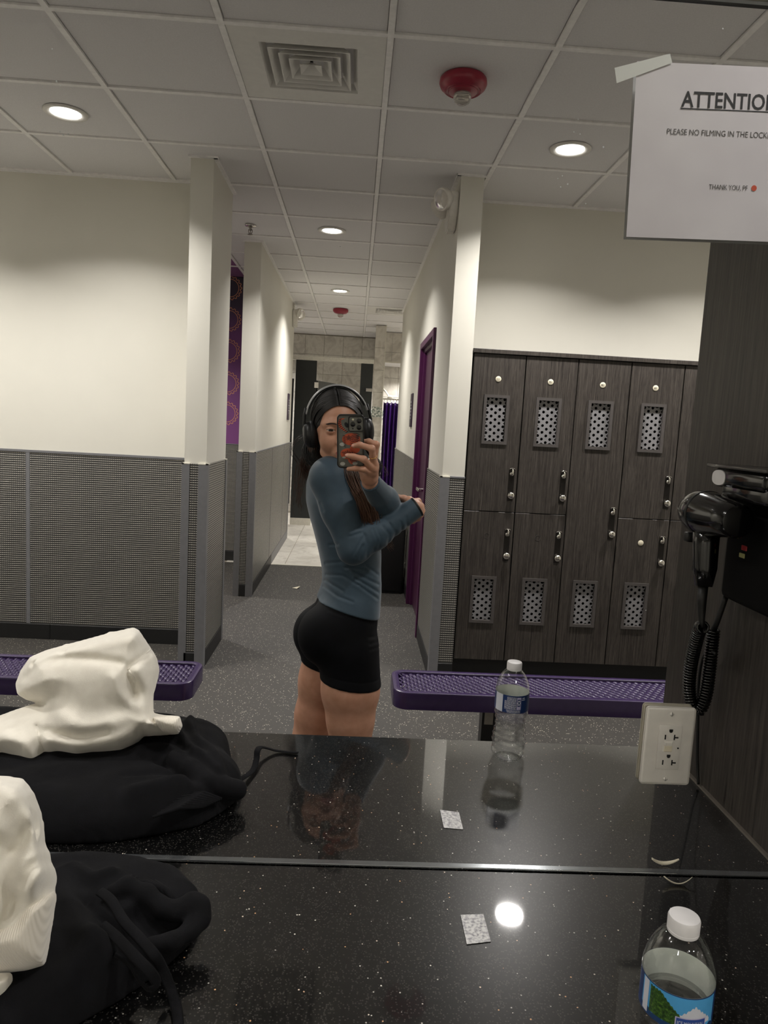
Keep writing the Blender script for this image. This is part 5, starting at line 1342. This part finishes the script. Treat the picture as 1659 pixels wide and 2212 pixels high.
# ================================================================== PHONE
plain('phone_dark', '#66665f', .3, .2); plain('case_black', '#121212', .35); plain('lens_black', '#08080a', .06); plain('lens_ring', '#3b3a38', .25, .8)
plain('print_orange', '#b8502e', .5); plain('print_pale', '#b9b9b2', .5)
PRT = np.array([CR[0], -CR[1], CR[2]]); PUP = np.array([CU[0], -CU[1], CU[2]]); PNO = np.array([CF[0], -CF[1], CF[2]])   # right, up, out of the back
LENS = np.array((0, 2*MY, CH)); PC = LENS-PRT*.0148-PUP*.0478-PNO*.004
def ph(a, b_, c): return PC+PRT*a+PUP*b_+PNO*c
PHN = thing('phone', 'phone in a black edged case with an orange tiger striped print, held before the face', 'phone', tuple(PC))
def slab(w_, h_, r, t0, t1, n=8, bev=.001):
    def ol(ins): return [((w_-r)*sx+(r-ins)*math.cos(math.radians(a0+90*k/n)), (h_-r)*sy+(r-ins)*math.sin(math.radians(a0+90*k/n))) for sx, sy, a0 in ((1, 1, 0), (-1, 1, 90), (-1, -1, 180), (1, -1, 270)) for k in range(n+1)]
    b = MB(); vs = []; N = 4*(n+1)
    for ins, t_ in ((bev, t0), (0, t0+bev), (0, t1-bev), (bev, t1)): vs += [ph(x, y, t_) for x, y in ol(ins)]
    fs = [(i*N+k, i*N+(k+1) % N, (i+1)*N+(k+1) % N, (i+1)*N+k) for i in range(3) for k in range(N)]+[tuple(range(N)), tuple(range(3*N, 4*N))[::-1]]
    b.add(vs, fs); return b
def rim(w_, h_, r, t0, t1, th):
    b = MB(); n = 8; N = 4*(n+1); vs = []
    def ol(ins): return [((w_-r)*sx+(r-ins)*math.cos(math.radians(a0+90*k/n)), (h_-r)*sy+(r-ins)*math.sin(math.radians(a0+90*k/n))) for sx, sy, a0 in ((1, 1, 0), (-1, 1, 90), (-1, -1, 180), (1, -1, 270)) for k in range(n+1)]
    for ins, t_ in ((.0006, t0), (0, t0+.001), (0, t1-.001), (.0006, t1), (th, t1), (th, t0)): vs += [ph(x, y, t_) for x, y in ol(ins)]
    b.add(vs, [(i*N+k, i*N+(k+1) % N, ((i+1) % 6)*N+(k+1) % N, ((i+1) % 6)*N+k) for i in range(6) for k in range(N)]); return b
slab(.0345, .0712, .009, -.0065, .0018).build('phone_body', M['phone_dark'], PHN, 'auto')
rim(.0371, .0738, .0115, -.008, .004, .003).build('case_rim', M['case_black'], PHN, 'auto')
def local_slab(cx, cy, w_, h_, r, t0, t1, name, mat, par):
    global PC
    old = PC; PC = ph(cx, cy, 0); b = slab(w_, h_, r, t0, t1); PC = old; return b.build(name, mat, par, 'auto')
CCX, CCY = .0148, .0478
isl = local_slab(CCX, CCY, .0195, .0195, .0055, .0015, .004, 'camera_island', M['phone_dark'], PHN)
old = PC; PC = ph(CCX, CCY, 0); rim(.0212, .0212, .007, .001, .0048, .0016).build('island_rim', M['case_black'], isl, 'auto'); PC = old
for dx, dy in ((-.0085, -.0005), (.0085, .0085), (.0082, -.0092)):
    b = MB(); b.lathe([(.0066, .0035), (.0066, .0052), (.0058, .0056), (.0055, .005), (.0001, .005)], ph(CCX+dx, CCY+dy, 0), 28, PNO, cap=False); ln = b.build('camera_lens', M['lens_ring'], isl, 'auto')
    b = MB(); b.lathe([(.0056, .0051), (.003, .0054), (.0001, .0054)], ph(CCX+dx, CCY+dy, 0), 24, PNO, cap=False); b.build('lens_glass', M['lens_black'], PHN, True)
b = MB(); b.lathe([(.0028, .004), (.0024, .0046), (.0001, .0046)], ph(CCX-.0085, CCY+.0118, 0), 18, PNO, cap=False); b.build('flash', plain('flash_pale', '#d6d2b4', .2), PHN, True)
b = MB(); b.lathe([(.002, .004), (.0001, .0042)], ph(CCX-.0085, CCY-.0125, 0), 14, PNO, cap=False); b.build('sensor', M['lens_black'], PHN, True)
# the case print: a plain striped orange beast shape, black stripes, flower, pale paws
def blob(name, mat, polys, t_):
    b = MB()
    for pl in polys: b.add([ph(x/1000, y/1000, t_) for x, y in pl], [tuple(range(len(pl)))])
    return b.build(name, mat, PHN)
def ellp(cx, cy, rx, ry, n=22, rot=0):
    return [(cx+rx*math.cos(a)*math.cos(rot)-ry*math.sin(a)*math.sin(rot), cy+rx*math.cos(a)*math.sin(rot)+ry*math.sin(a)*math.cos(rot)) for a in np.linspace(0, 2*math.pi, n+1)[:-1]]
def ribbon(pts, w0):
    L_, R2 = [], []; m = len(pts)
    for i in range(m):
        a = np.array(pts[max(i-1, 0)]); c = np.array(pts[min(i+1, m-1)]); d = c-a; d = d/np.linalg.norm(d); nn = np.array([-d[1], d[0]])*w0*math.sin(math.pi*(i+.35)/(m-.3)); p_ = np.array(pts[i]); L_.append(tuple(p_+nn)); R2.append(tuple(p_-nn))
    return L_+R2[::-1]
blob('print_body', M['print_orange'], [ellp(2, 6, 25, 17), ellp(-8, -34, 20, 15), ellp(5, -50, 12, 14, rot=.5), ellp(12, -20, 14, 13)], .0021)
tail = [(-28, 60), (-30, 50), (-27, 40), (-19, 33), (-10, 26)]
blob('print_tail', M['print_orange'], [ribbon([(-16, 63)]+tail, 4.6)], .0021)
st = []
r3 = random.Random(5)
for k in range(8):
    y0 = 20-k*4.2; st.append(ribbon([(4, y0), (12, y0+2+r3.uniform(-1, 1)), (20, y0+.5), (27-k*.4, y0-2)], 1.15)); st.append(ribbon([(-22+k*.5, y0-3), (-17, y0-4.5), (-12, y0-7)], 1.0))
for k in range(6):
    y0 = 18-k*5.0; st.append(ribbon([(-2, y0-6), (4, y0-3), (10, y0-4)], .9)); st.append(ribbon([(14, y0-2), (20, y0-3.5), (25-k, y0-6)], .9))
for k in range(7): st.append(ribbon([(-26+k*5.5, -23-3*abs(k-3)), (-22+k*4.5, -29), (-18+k*3.4, -37)], 1.05))
for k in range(5): st.append(ribbon([(-4+k*4, -44), (0+k*4, -51), (3+k*3, -60)], 1.1))
for k in range(9):
    a = k/8*4; i = int(min(3, a)); f_ = a-i; p_ = np.array(tail[i])*(1-f_)+np.array(tail[i+1])*f_; st.append(ribbon([(p_[0]-4, p_[1]-2), (p_[0], p_[1]), (p_[0]+4, p_[1]+2)], 1.3))
st.append(ellp(-11, 45, 5, 8, rot=.5))
blob('print_stripes', M['print_black'], st, .0023)
blob('print_flower', M['print_black'], [ellp(-5+4.4*math.cos(a), 10+4.4*math.sin(a), 3.4, 2.4, 14, a) for a in np.linspace(.3, 6.58, 6)[:-1]], .0025)
blob('print_flower_heart', M['print_orange'], [ellp(-5+4.6*math.cos(a), 10+4.6*math.sin(a), 1.9, 1.1, 10, a) for a in np.linspace(.3, 6.58, 6)[:-1]], .0026)
blob('print_paws', M['print_pale'], [ellp(-23, -8, 7, 5), ellp(-22, -62, 7, 5), ellp(12, -61, 7, 5), ellp(-18, -44, 5, 2.5)], .0022)

# ================================================================== CLOTHES ON THE COUNTER
t = NT('fleece_cream'); f = t.noise(t.pos('World'), 60, 4); t.p(Base_Color=t.ramp(f, [(.3, lin('#e2dccf')), (.7, lin('#e9e4d7'))]), Roughness=.85, Sheen_Weight=.3); t.bump(t.noise(t.pos('World'), 700, 3), .25, .001)
def rib(name, col, axis, sc):
    t = NT(name); sp = t.n.new('ShaderNodeSeparateXYZ'); t.t.links.new(t.pos('World'), sp.inputs[0])
    wv = t.math('SINE', t.math('MULTIPLY', t.math('ADD', sp.outputs[axis], t.math('MULTIPLY', sp.outputs[2], .08)), sc)); t.p(Base_Color=lin(col), Roughness=.85, Sheen_Weight=.3); t.bump(wv, .3, .0008)
rib('rib_cream', '#e6dfd1', 0, 2600); rib('rib_black', '#0d0d10', 1, 1500)
t = NT('fleece_black'); f = t.noise(t.pos('World'), 60, 4); t.p(Base_Color=t.ramp(f, [(.3, lin('#08080a')), (.7, lin('#0d0d10'))]), Roughness=.95, Specular_IOR_Level=.2); t.bump(t.noise(t.pos('World'), 600, 3), .25, .001)
def poly_dist(x, z, poly):
    """signed distance to a closed polygon, positive inside"""
    d = None; ins = np.zeros(len(x), bool); n = len(poly)
    for i in range(n):
        a, b = poly[i], poly[(i+1) % n]; e = seg_dist2(x, z, a, b); d = e if d is None else np.minimum(d, e)
        c = ((a[1] > z) != (b[1] > z)); xi = (b[0]-a[0])*(z-a[1])/((b[1]-a[1])+1e-12)+a[0]; ins ^= c & (x < xi)
    return np.where(ins, 1, -1)*np.sqrt(d)
def chain_dist(x, z, L):
    d2 = None
    for a, b in zip(L, L[1:]):
        e = seg_dist2(x, z, a, b); d2 = e if d2 is None else np.minimum(d2, e)
    return np.sqrt(d2)
def dense(L, n=24):
    q = bez([(a, b, 0) for a, b in L], n); return [(p[0], p[1]) for p in q]
def heap_front(pix, y0, T, R_, lean, ridges, z0, wob=(.004, 34)):
    """a bunched garment: silhouette polygon at depth y0, inflated T deep, leaning back with height; ridges and grooves follow its folds"""
    pl = [tuple(A_(u, v, y0)[[0, 2]]) for u, v in pix]
    rg = [([tuple(A_(u, v, y0)[[0, 2]]) for u, v in dense(L)], a, w_) for L, a, w_ in ridges]
    def fn(p):
        k = y0/np.maximum(p[:, 1], .2); x = p[:, 0]*k; z = CH+(p[:, 2]-CH)*k
        s = poly_dist(x, z, pl); e = np.clip(s/R_, 0, 1); h = T*np.sqrt(np.clip(1-(1-e)**2, 0, 1))
        yc = y0+lean*(p[:, 2]-z0)
        o = np.zeros(len(p))
        for L, a, w_ in rg: o += a*np.exp(-(chain_dist(x, z, L)/w_)**2)
        o += wob[0]*np.sin(x*wob[1]+3*np.sin(z*wob[1]*.7))*np.sin(z*wob[1]*.9+1)
        fr = p[:, 1]-yc
        d = np.where(fr < 0, -fr-h-o*np.clip(s/.012, 0, 1), fr-h*.8)
        d = np.where(s < 0, np.maximum(d, -s), d)
        return (np.maximum(d*.62, (z0-.005)-p[:, 2])).astype(f32)
    return fn, pl
def heap_ground(poly, H, R_, ridges, zb=ZC+.001):
    rg = [(dense(L), a, w_) for L, a, w_ in ridges]
    def fn(p):
        x, y = p[:, 0], p[:, 1]; s = poly_dist(x, y, poly); e = np.clip(s/R_, 0, 1)
        h = H*np.sqrt(np.clip(1-(1-e)**2, 0, 1))+.004*np.sin(x*45+2*np.sin(y*30))*np.sin(y*38)*e
        for L, a, w_ in rg: h = h+a*np.exp(-(chain_dist(x, y, L)/w_)**2)*np.clip(s/.01, 0, 1)
        d = p[:, 2]-zb-h; d = np.where(s < 0, np.maximum(d, -s), d)
        return np.maximum(d*.7, zb-p[:, 2]).astype(f32)
    return fn
def ground(L, z): return [tuple(PZ(u, v, z)[:2]) for u, v in L]
def tubes_u(fn, chains, k):
    def g(p):
        d = fn(p)
        for pts, rs in chains: d = smin(d, d_chain(p, pts, rs, .006), k)
        return d.astype(f32)
    return g
def ribbon_tube(name, pts, r, mat, par, n=60):
    b = MB(); b.tube(bez(pts, n), r, 8, flat=(0, -.5, .85)); return b.build(name, mat, par, True)

# --- sweatpants, near side
T = thing('sweatpants', 'crumpled black sweatpants with drawstring on the near counter at lower left', 'sweatpants', (-.4, .8, ZC))
poly = [(-.68, .60), (-.40, .60), (-.30, .665), (-.262, .70), (-.225, .738), (-.195, .775), (-.172, .82), (-.165, .86), (-.172, .90), (-.205, .937), (-.26, .960), (-.34, .965), (-.45, .955), (-.68, .95)]
zg = ZC+.045
ridg = [(ground([(130, 1900), (150, 1960), (175, 2030), (240, 2080)], zg), .012, .014), (ground([(160, 1890), (200, 1915), (240, 1905)], zg), .010, .010), (ground([(60, 2200), (150, 2120), (200, 2060), (250, 2075)], zg), .012, .016),
        (ground([(100, 2212), (160, 2180), (230, 2140)], zg), .010, .012), (ground([(190, 1960), (230, 2010), (260, 2060)], zg), -.010, .010), (ground([(180, 2100), (215, 2150)], zg), -.008, .008), (ground([(250, 2040), (320, 2070), (380, 2040)], zg), .008, .010)]
base = heap_ground(poly, .052, .05, ridg)
rimp = [PZ(u, v, z) for u, v, z in ((245, 1925, ZC+.06), (275, 1912, ZC+.062), (318, 1930, ZC+.058), (352, 1962, ZC+.046), (385, 1968, ZC+.045), (415, 1950, ZC+.05), (432, 1958, ZC+.048), (433, 1985, ZC+.038), (410, 2012, ZC+.034), (370, 2035, ZC+.034), (330, 2040, ZC+.036))]
def pants_near(p):
    d = base(p); d = smax(d, -d_chain(p, [PZ(300, 1980, ZC+.05), PZ(350, 2000, ZC+.042), PZ(402, 1992, ZC+.038)], [.02, .022, .018], .01), .008)
    d = smin(d, d_chain(p, rimp, [.009]*4+[.0105]*4+[.009]*3, .01), .008)
    return d.astype(f32)
V, Fq = mesh_sdf(pants_near, (-.55, .60, ZC-.006), (-.14, .99, ZC+.11), .003); np_mesh('pants_cloth', [(relax(V, Fq, 1, .5), Fq)], M['fleece_black'], T)
ridgeb = [PZ(u, v, ZC+.058) for u, v in ((262, 1905), (290, 1893), (330, 1905), (362, 1930), (375, 1950))]
b = MB()
for k in range(8):
    t_ = k/7; p0 = mid(ridgeb[0], ridgeb[2], t_)+np.array((0, .006, -.004)); p1 = mid(ridgeb[1], ridgeb[4], t_)+np.array((.004, .012, -.016)); b.tube([p0, mid(p0, p1, .5)+np.array((0, 0, .006)), p1], [.0034, .0042, .0034], 8)
b.build('ribbed_waistband', M['fleece_black'], T, True)
ribbon_tube('drawstring', [PZ(215, 1925, ZC+.062), PZ(240, 1945, ZC+.064), PZ(268, 1990, ZC+.06), PZ(305, 2030, ZC+.056), PZ(335, 2065, ZC+.05), PZ(352, 2095, ZC+.03), PZ(370, 2140, ZC+.012), PZ(383, 2190, ZC+.004), PZ(386, 2260, ZC+.004)], .0058, M['fleece_black'], T)
ribbon_tube('drawstring', [PZ(220, 1998, ZC+.062), PZ(252, 2025, ZC+.064), PZ(290, 2065, ZC+.06), PZ(322, 2098, ZC+.05), PZ(338, 2122, ZC+.036), PZ(325, 2137, ZC+.03), PZ(303, 2120, ZC+.034), PZ(278, 2082, ZC+.048), PZ(248, 2062, ZC+.056)], .0058, M['fleece_black'], T)
# --- sweatshirt, near side
T = thing('sweatshirt', 'cream sweatshirt with ribbed cuff heaped on the black sweatpants at the lower left edge', 'sweatshirt', (-.42, .76, ZC+.06))
sil = [(-230, 1720), (-150, 1690), (-60, 1676), (10, 1677), (50, 1683), (72, 1712), (88, 1755), (95, 1800), (97, 1825), (108, 1845), (108, 1860), (119, 1878), (122, 1900), (117, 1925), (121, 1935), (112, 1990), (97, 2080), (60, 2095), (-60, 2110), (-230, 2110)]
rd = [([(15, 1700), (60, 1740), (72, 1800), (66, 1850), (40, 1880)], .016, .016), ([(85, 1760), (90, 1830), (80, 1890), (58, 1925)], .012, .010), ([(112, 1860), (85, 1880), (60, 1920)], .012, .009), ([(0, 1830), (20, 1880), (10, 1960), (-20, 2020)], -.014, .014),
      ([(60, 1790), (40, 1830), (28, 1840)], -.008, .006), ([(110, 1845), (78, 1868), (52, 1905)], -.011, .006), ([(50, 1925), (30, 1945), (15, 1975)], -.010, .008), ([(-80, 1760), (-20, 1800), (0, 1830)], .012, .018), ([(-120, 1850), (-60, 1900), (-20, 1980)], .014, .02)]
fn, _pl = heap_front(sil, .745, .075, .07, .12, rd, ZC+.045)
V, Fq = mesh_sdf(fn, (-.56, .60, ZC+.02), (-.24, .92, 1.16), .0028); np_mesh('sweatshirt_cloth', [(relax(V, Fq, 2, .5), Fq)], M['fleece_cream'], T)
cf = [(-120, 1985), (-40, 1975), (10, 1962), (48, 1930), (117, 1924), (121, 1936), (112, 1995), (97, 2086), (60, 2099), (0, 2108), (-120, 2112)]
fn, _pl = heap_front(cf, .735, .068, .05, .12, [([(97, 2082), (40, 2094), (-60, 2100)], .004, .004)], ZC+.045, (.001, 30))
V, Fq = mesh_sdf(fn, (-.50, .60, ZC+.02), (-.24, .90, 1.05), .0028); np_mesh('ribbed_hem', [(relax(V, Fq, 1, .5), Fq)], M['rib_cream'], T)
sl = [(-150, 2115), (-20, 2105), (24, 2100), (27, 2118), (14, 2150), (0, 2172), (-40, 2230), (-150, 2280)]
fn, _pl = heap_front(sl, .70, .03, .03, .1, [], ZC+.02, (.001, 30)); V, Fq = mesh_sdf(fn, (-.45, .62, ZC+.0), (-.25, .80, ZC+.12), .003); np_mesh('sleeve', [(relax(V, Fq, 1, .5), Fq)], M['fleece_cream'], T)

# --- sweatpants and sweatshirt as the mirror shows them
T = thing('reflected_sweatpants', 'crumpled black sweatpants seen in the mirror beneath the cream sweatshirt', 'sweatpants', (-.4, 1.22, ZC))
poly = [(-.72, 1.03), (-.50, 1.03), (-.40, 1.026), (-.33, 1.035), (-.262, 1.062), (-.215, 1.085), (-.190, 1.12), (-.170, 1.16), (-.163, 1.20), (-.172, 1.235), (-.195, 1.27), (-.205, 1.32), (-.215, 1.36), (-.26, 1.40), (-.33, 1.415), (-.72, 1.42)]
ridg = [(ground([(372, 1600), (395, 1640), (450, 1690), (512, 1712)], ZC+.04), .020, .012), (ground([(410, 1590), (425, 1630), (450, 1655), (480, 1690)], ZC+.04), .016, .011), (ground([(300, 1650), (360, 1640), (400, 1660)], ZC+.05), .015, .014), (ground([(290, 1740), (380, 1720), (450, 1725)], ZC+.04), .015, .015),
        (ground([(250, 1790), (350, 1770), (440, 1760)], ZC+.03), .009, .014), (ground([(340, 1670), (400, 1700), (430, 1735)], ZC+.04), -.010, .008), (ground([(270, 1700), (340, 1690), (380, 1690)], ZC+.045), -.006, .008), (ground([(430, 1680), (470, 1705)], ZC+.04), -.012, .007), (ground([(380, 1640), (420, 1690)], ZC+.04), -.006, .006)]
base = heap_ground(poly, .064, .06, ridg)
band_ = [PZ(u, v, z) for u, v, z in ((378, 1640, ZC+.065), (410, 1660, ZC+.062), (445, 1690, ZC+.05), (480, 1700, ZC+.04), (512, 1706, ZC+.03))]
base2 = tubes_u(base, [(band_, [.014, .015, .016, .017, .0165]), ([PZ(405, 1588, ZC+.05), PZ(428, 1610, ZC+.05), PZ(430, 1640, ZC+.045)], [.012, .014, .012]), ([PZ(440, 1615, ZC+.03), PZ(458, 1640, ZC+.035), PZ(462, 1665, ZC+.03)], [.01, .012, .01])], .008)
V, Fq = mesh_sdf(base2, (-.66, 1.01, ZC-.006), (-.13, 1.44, ZC+.12), .0032); np_mesh('pants_cloth', [(relax(V, Fq, 1, .5), Fq)], M['fleece_black'], T)
b = MB()
for k in range(9):
    t_ = k/8; c0 = PZ(330+70*t_, 1765-50*t_, ZC+.05); c1 = PZ(440+38*t_, 1742-16*t_, ZC+.032); b.tube([c0, mid(c0, c1, .5)+np.array((0, 0, .006)), c1], [.002, .0036, .003], 8)
b.build('ribbed_waistband', M['fleece_black'], T, True)
ribbon_tube('drawstring', [PZ(496, 1700, ZC+.02), PZ(520, 1683, ZC+.012), PZ(546, 1664, ZC+.006), PZ(554, 1640, ZC+.010), PZ(556, 1622, ZC+.02), PZ(566, 1614, ZC+.016), PZ(600, 1622, ZC+.004), PZ(644, 1626, ZC+.004)], .0056, M['fleece_black'], T)
ribbon_tube('drawstring', [PZ(455, 1685, ZC+.03), PZ(470, 1668, ZC+.028), PZ(500, 1664, ZC+.02), PZ(503, 1676, ZC+.016), PZ(480, 1684, ZC+.018)], .005, M['fleece_black'], T)
T = thing('reflected_sweatshirt', 'cream sweatshirt heaped on the black sweatpants, seen in the mirror', 'sweatshirt', (-.45, 1.25, ZC+.06))
sil = [(-90, 1545), (-10, 1550), (30, 1535), (70, 1522), (85, 1520), (55, 1510), (38, 1500), (34, 1478), (44, 1450), (65, 1420), (100, 1405), (170, 1386), (240, 1367), (288, 1356), (300, 1362), (322, 1395), (338, 1420), (344, 1448), (338, 1475), (331, 1500), (330, 1540), (350, 1545), (388, 1548), (394, 1570), (384, 1585), (345, 1588), (310, 1590), (290, 1610), (265, 1627), (200, 1632), (165, 1645), (130, 1640), (100, 1665), (80, 1676), (40, 1670), (0, 1650), (-90, 1660)]
rd = [([(55, 1462), (90, 1432), (140, 1422), (200, 1424), (262, 1432)], -.010, .008), ([(60, 1435), (110, 1412), (200, 1390), (290, 1375)], .016, .016), ([(92, 1450), (100, 1500), (130, 1545), (190, 1575), (260, 1560), (330, 1545)], .010, .018), ([(135, 1500), (180, 1535), (240, 1540), (280, 1520)], -.007, .03),
      ([(245, 1465), (260, 1500), (300, 1530), (325, 1545)], .012, .013), ([(325, 1405), (300, 1425), (275, 1448), (290, 1480), (288, 1508)], -.010, .0055), ([(300, 1450), (318, 1490), (315, 1520)], .012, .012), ([(80, 1570), (88, 1600), (100, 1635)], -.008, .005), ([(110, 1600), (180, 1612), (260, 1595), (320, 1560)], .016, .013), ([(100, 1580), (160, 1590), (230, 1580)], -.011, .009),
      ([(10, 1590), (50, 1610), (70, 1650)], .012, .014), ([(0, 1620), (30, 1640)], -.008, .007), ([(332, 1545), (315, 1560), (300, 1580)], -.008, .005), ([(355, 1550), (388, 1562)], .010, .007)]
fn, _pl = heap_front(sil, 1.24, .085, .075, .22, rd, ZC+.05, (.0012, 26))
V, Fq = mesh_sdf(fn, (-.68, 1.03, ZC+.02), (-.22, 1.46, 1.16), .0032); np_mesh('sweatshirt_cloth', [(relax(V, Fq, 2, .5), Fq)], M['fleece_cream'], T)
b = MB()
for (a, c_) in (((325, 1404), (276, 1447)), ((276, 1447), (290, 1482)), ((290, 1482), (288, 1510))):
    pass
sm = bez([A_(326, 1403, 1.20), A_(300, 1424, 1.185), A_(277, 1446, 1.180)], 16)
fn2 = fn
def surf(u, v, y0=1.02, y1=1.40):
    ys = np.linspace(y0, y1, 200); d = fn2(np.array([A_(u, v, y) for y in ys], f32)); i = np.argmax(d < 0); return A_(u, v, ys[i]) if d[i] < 0 else A_(u, v, 1.24)
b.tube([surf(u, v)+np.array((0, -.0005, 0)) for u, v in dense([(324, 1404), (300, 1424), (277, 1446)], 16)], .0016, 6); b.tube([surf(u, v)+np.array((0, -.0005, 0)) for u, v in dense([(277, 1446), (292, 1470), (288, 1508)], 16)], .0016, 6)
b.build('pocket_seam', M['fleece_cream'], T, True); b = MB()
b.tube([surf(u, v)+np.array((0, -.0005, 0)) for u, v in dense([(77, 1570), (84, 1600), (101, 1634)], 16)], .0018, 6)
b.build('sleeve_seam', M['fleece_cream'], T, True)
cf = [(330, 1550), (352, 1545), (388, 1548), (394, 1568), (385, 1586), (352, 1580), (338, 1566)]
fn, _pl = heap_front(cf, 1.20, .025, .02, .0, [], ZC+.06, (.0005, 30)); V, Fq = mesh_sdf(fn, (-.36, 1.1, ZC+.04), (-.22, 1.3, 1.02), .0024); np_mesh('ribbed_cuff', [(relax(V, Fq, 1, .5), Fq)], M['rib_cream'], T)
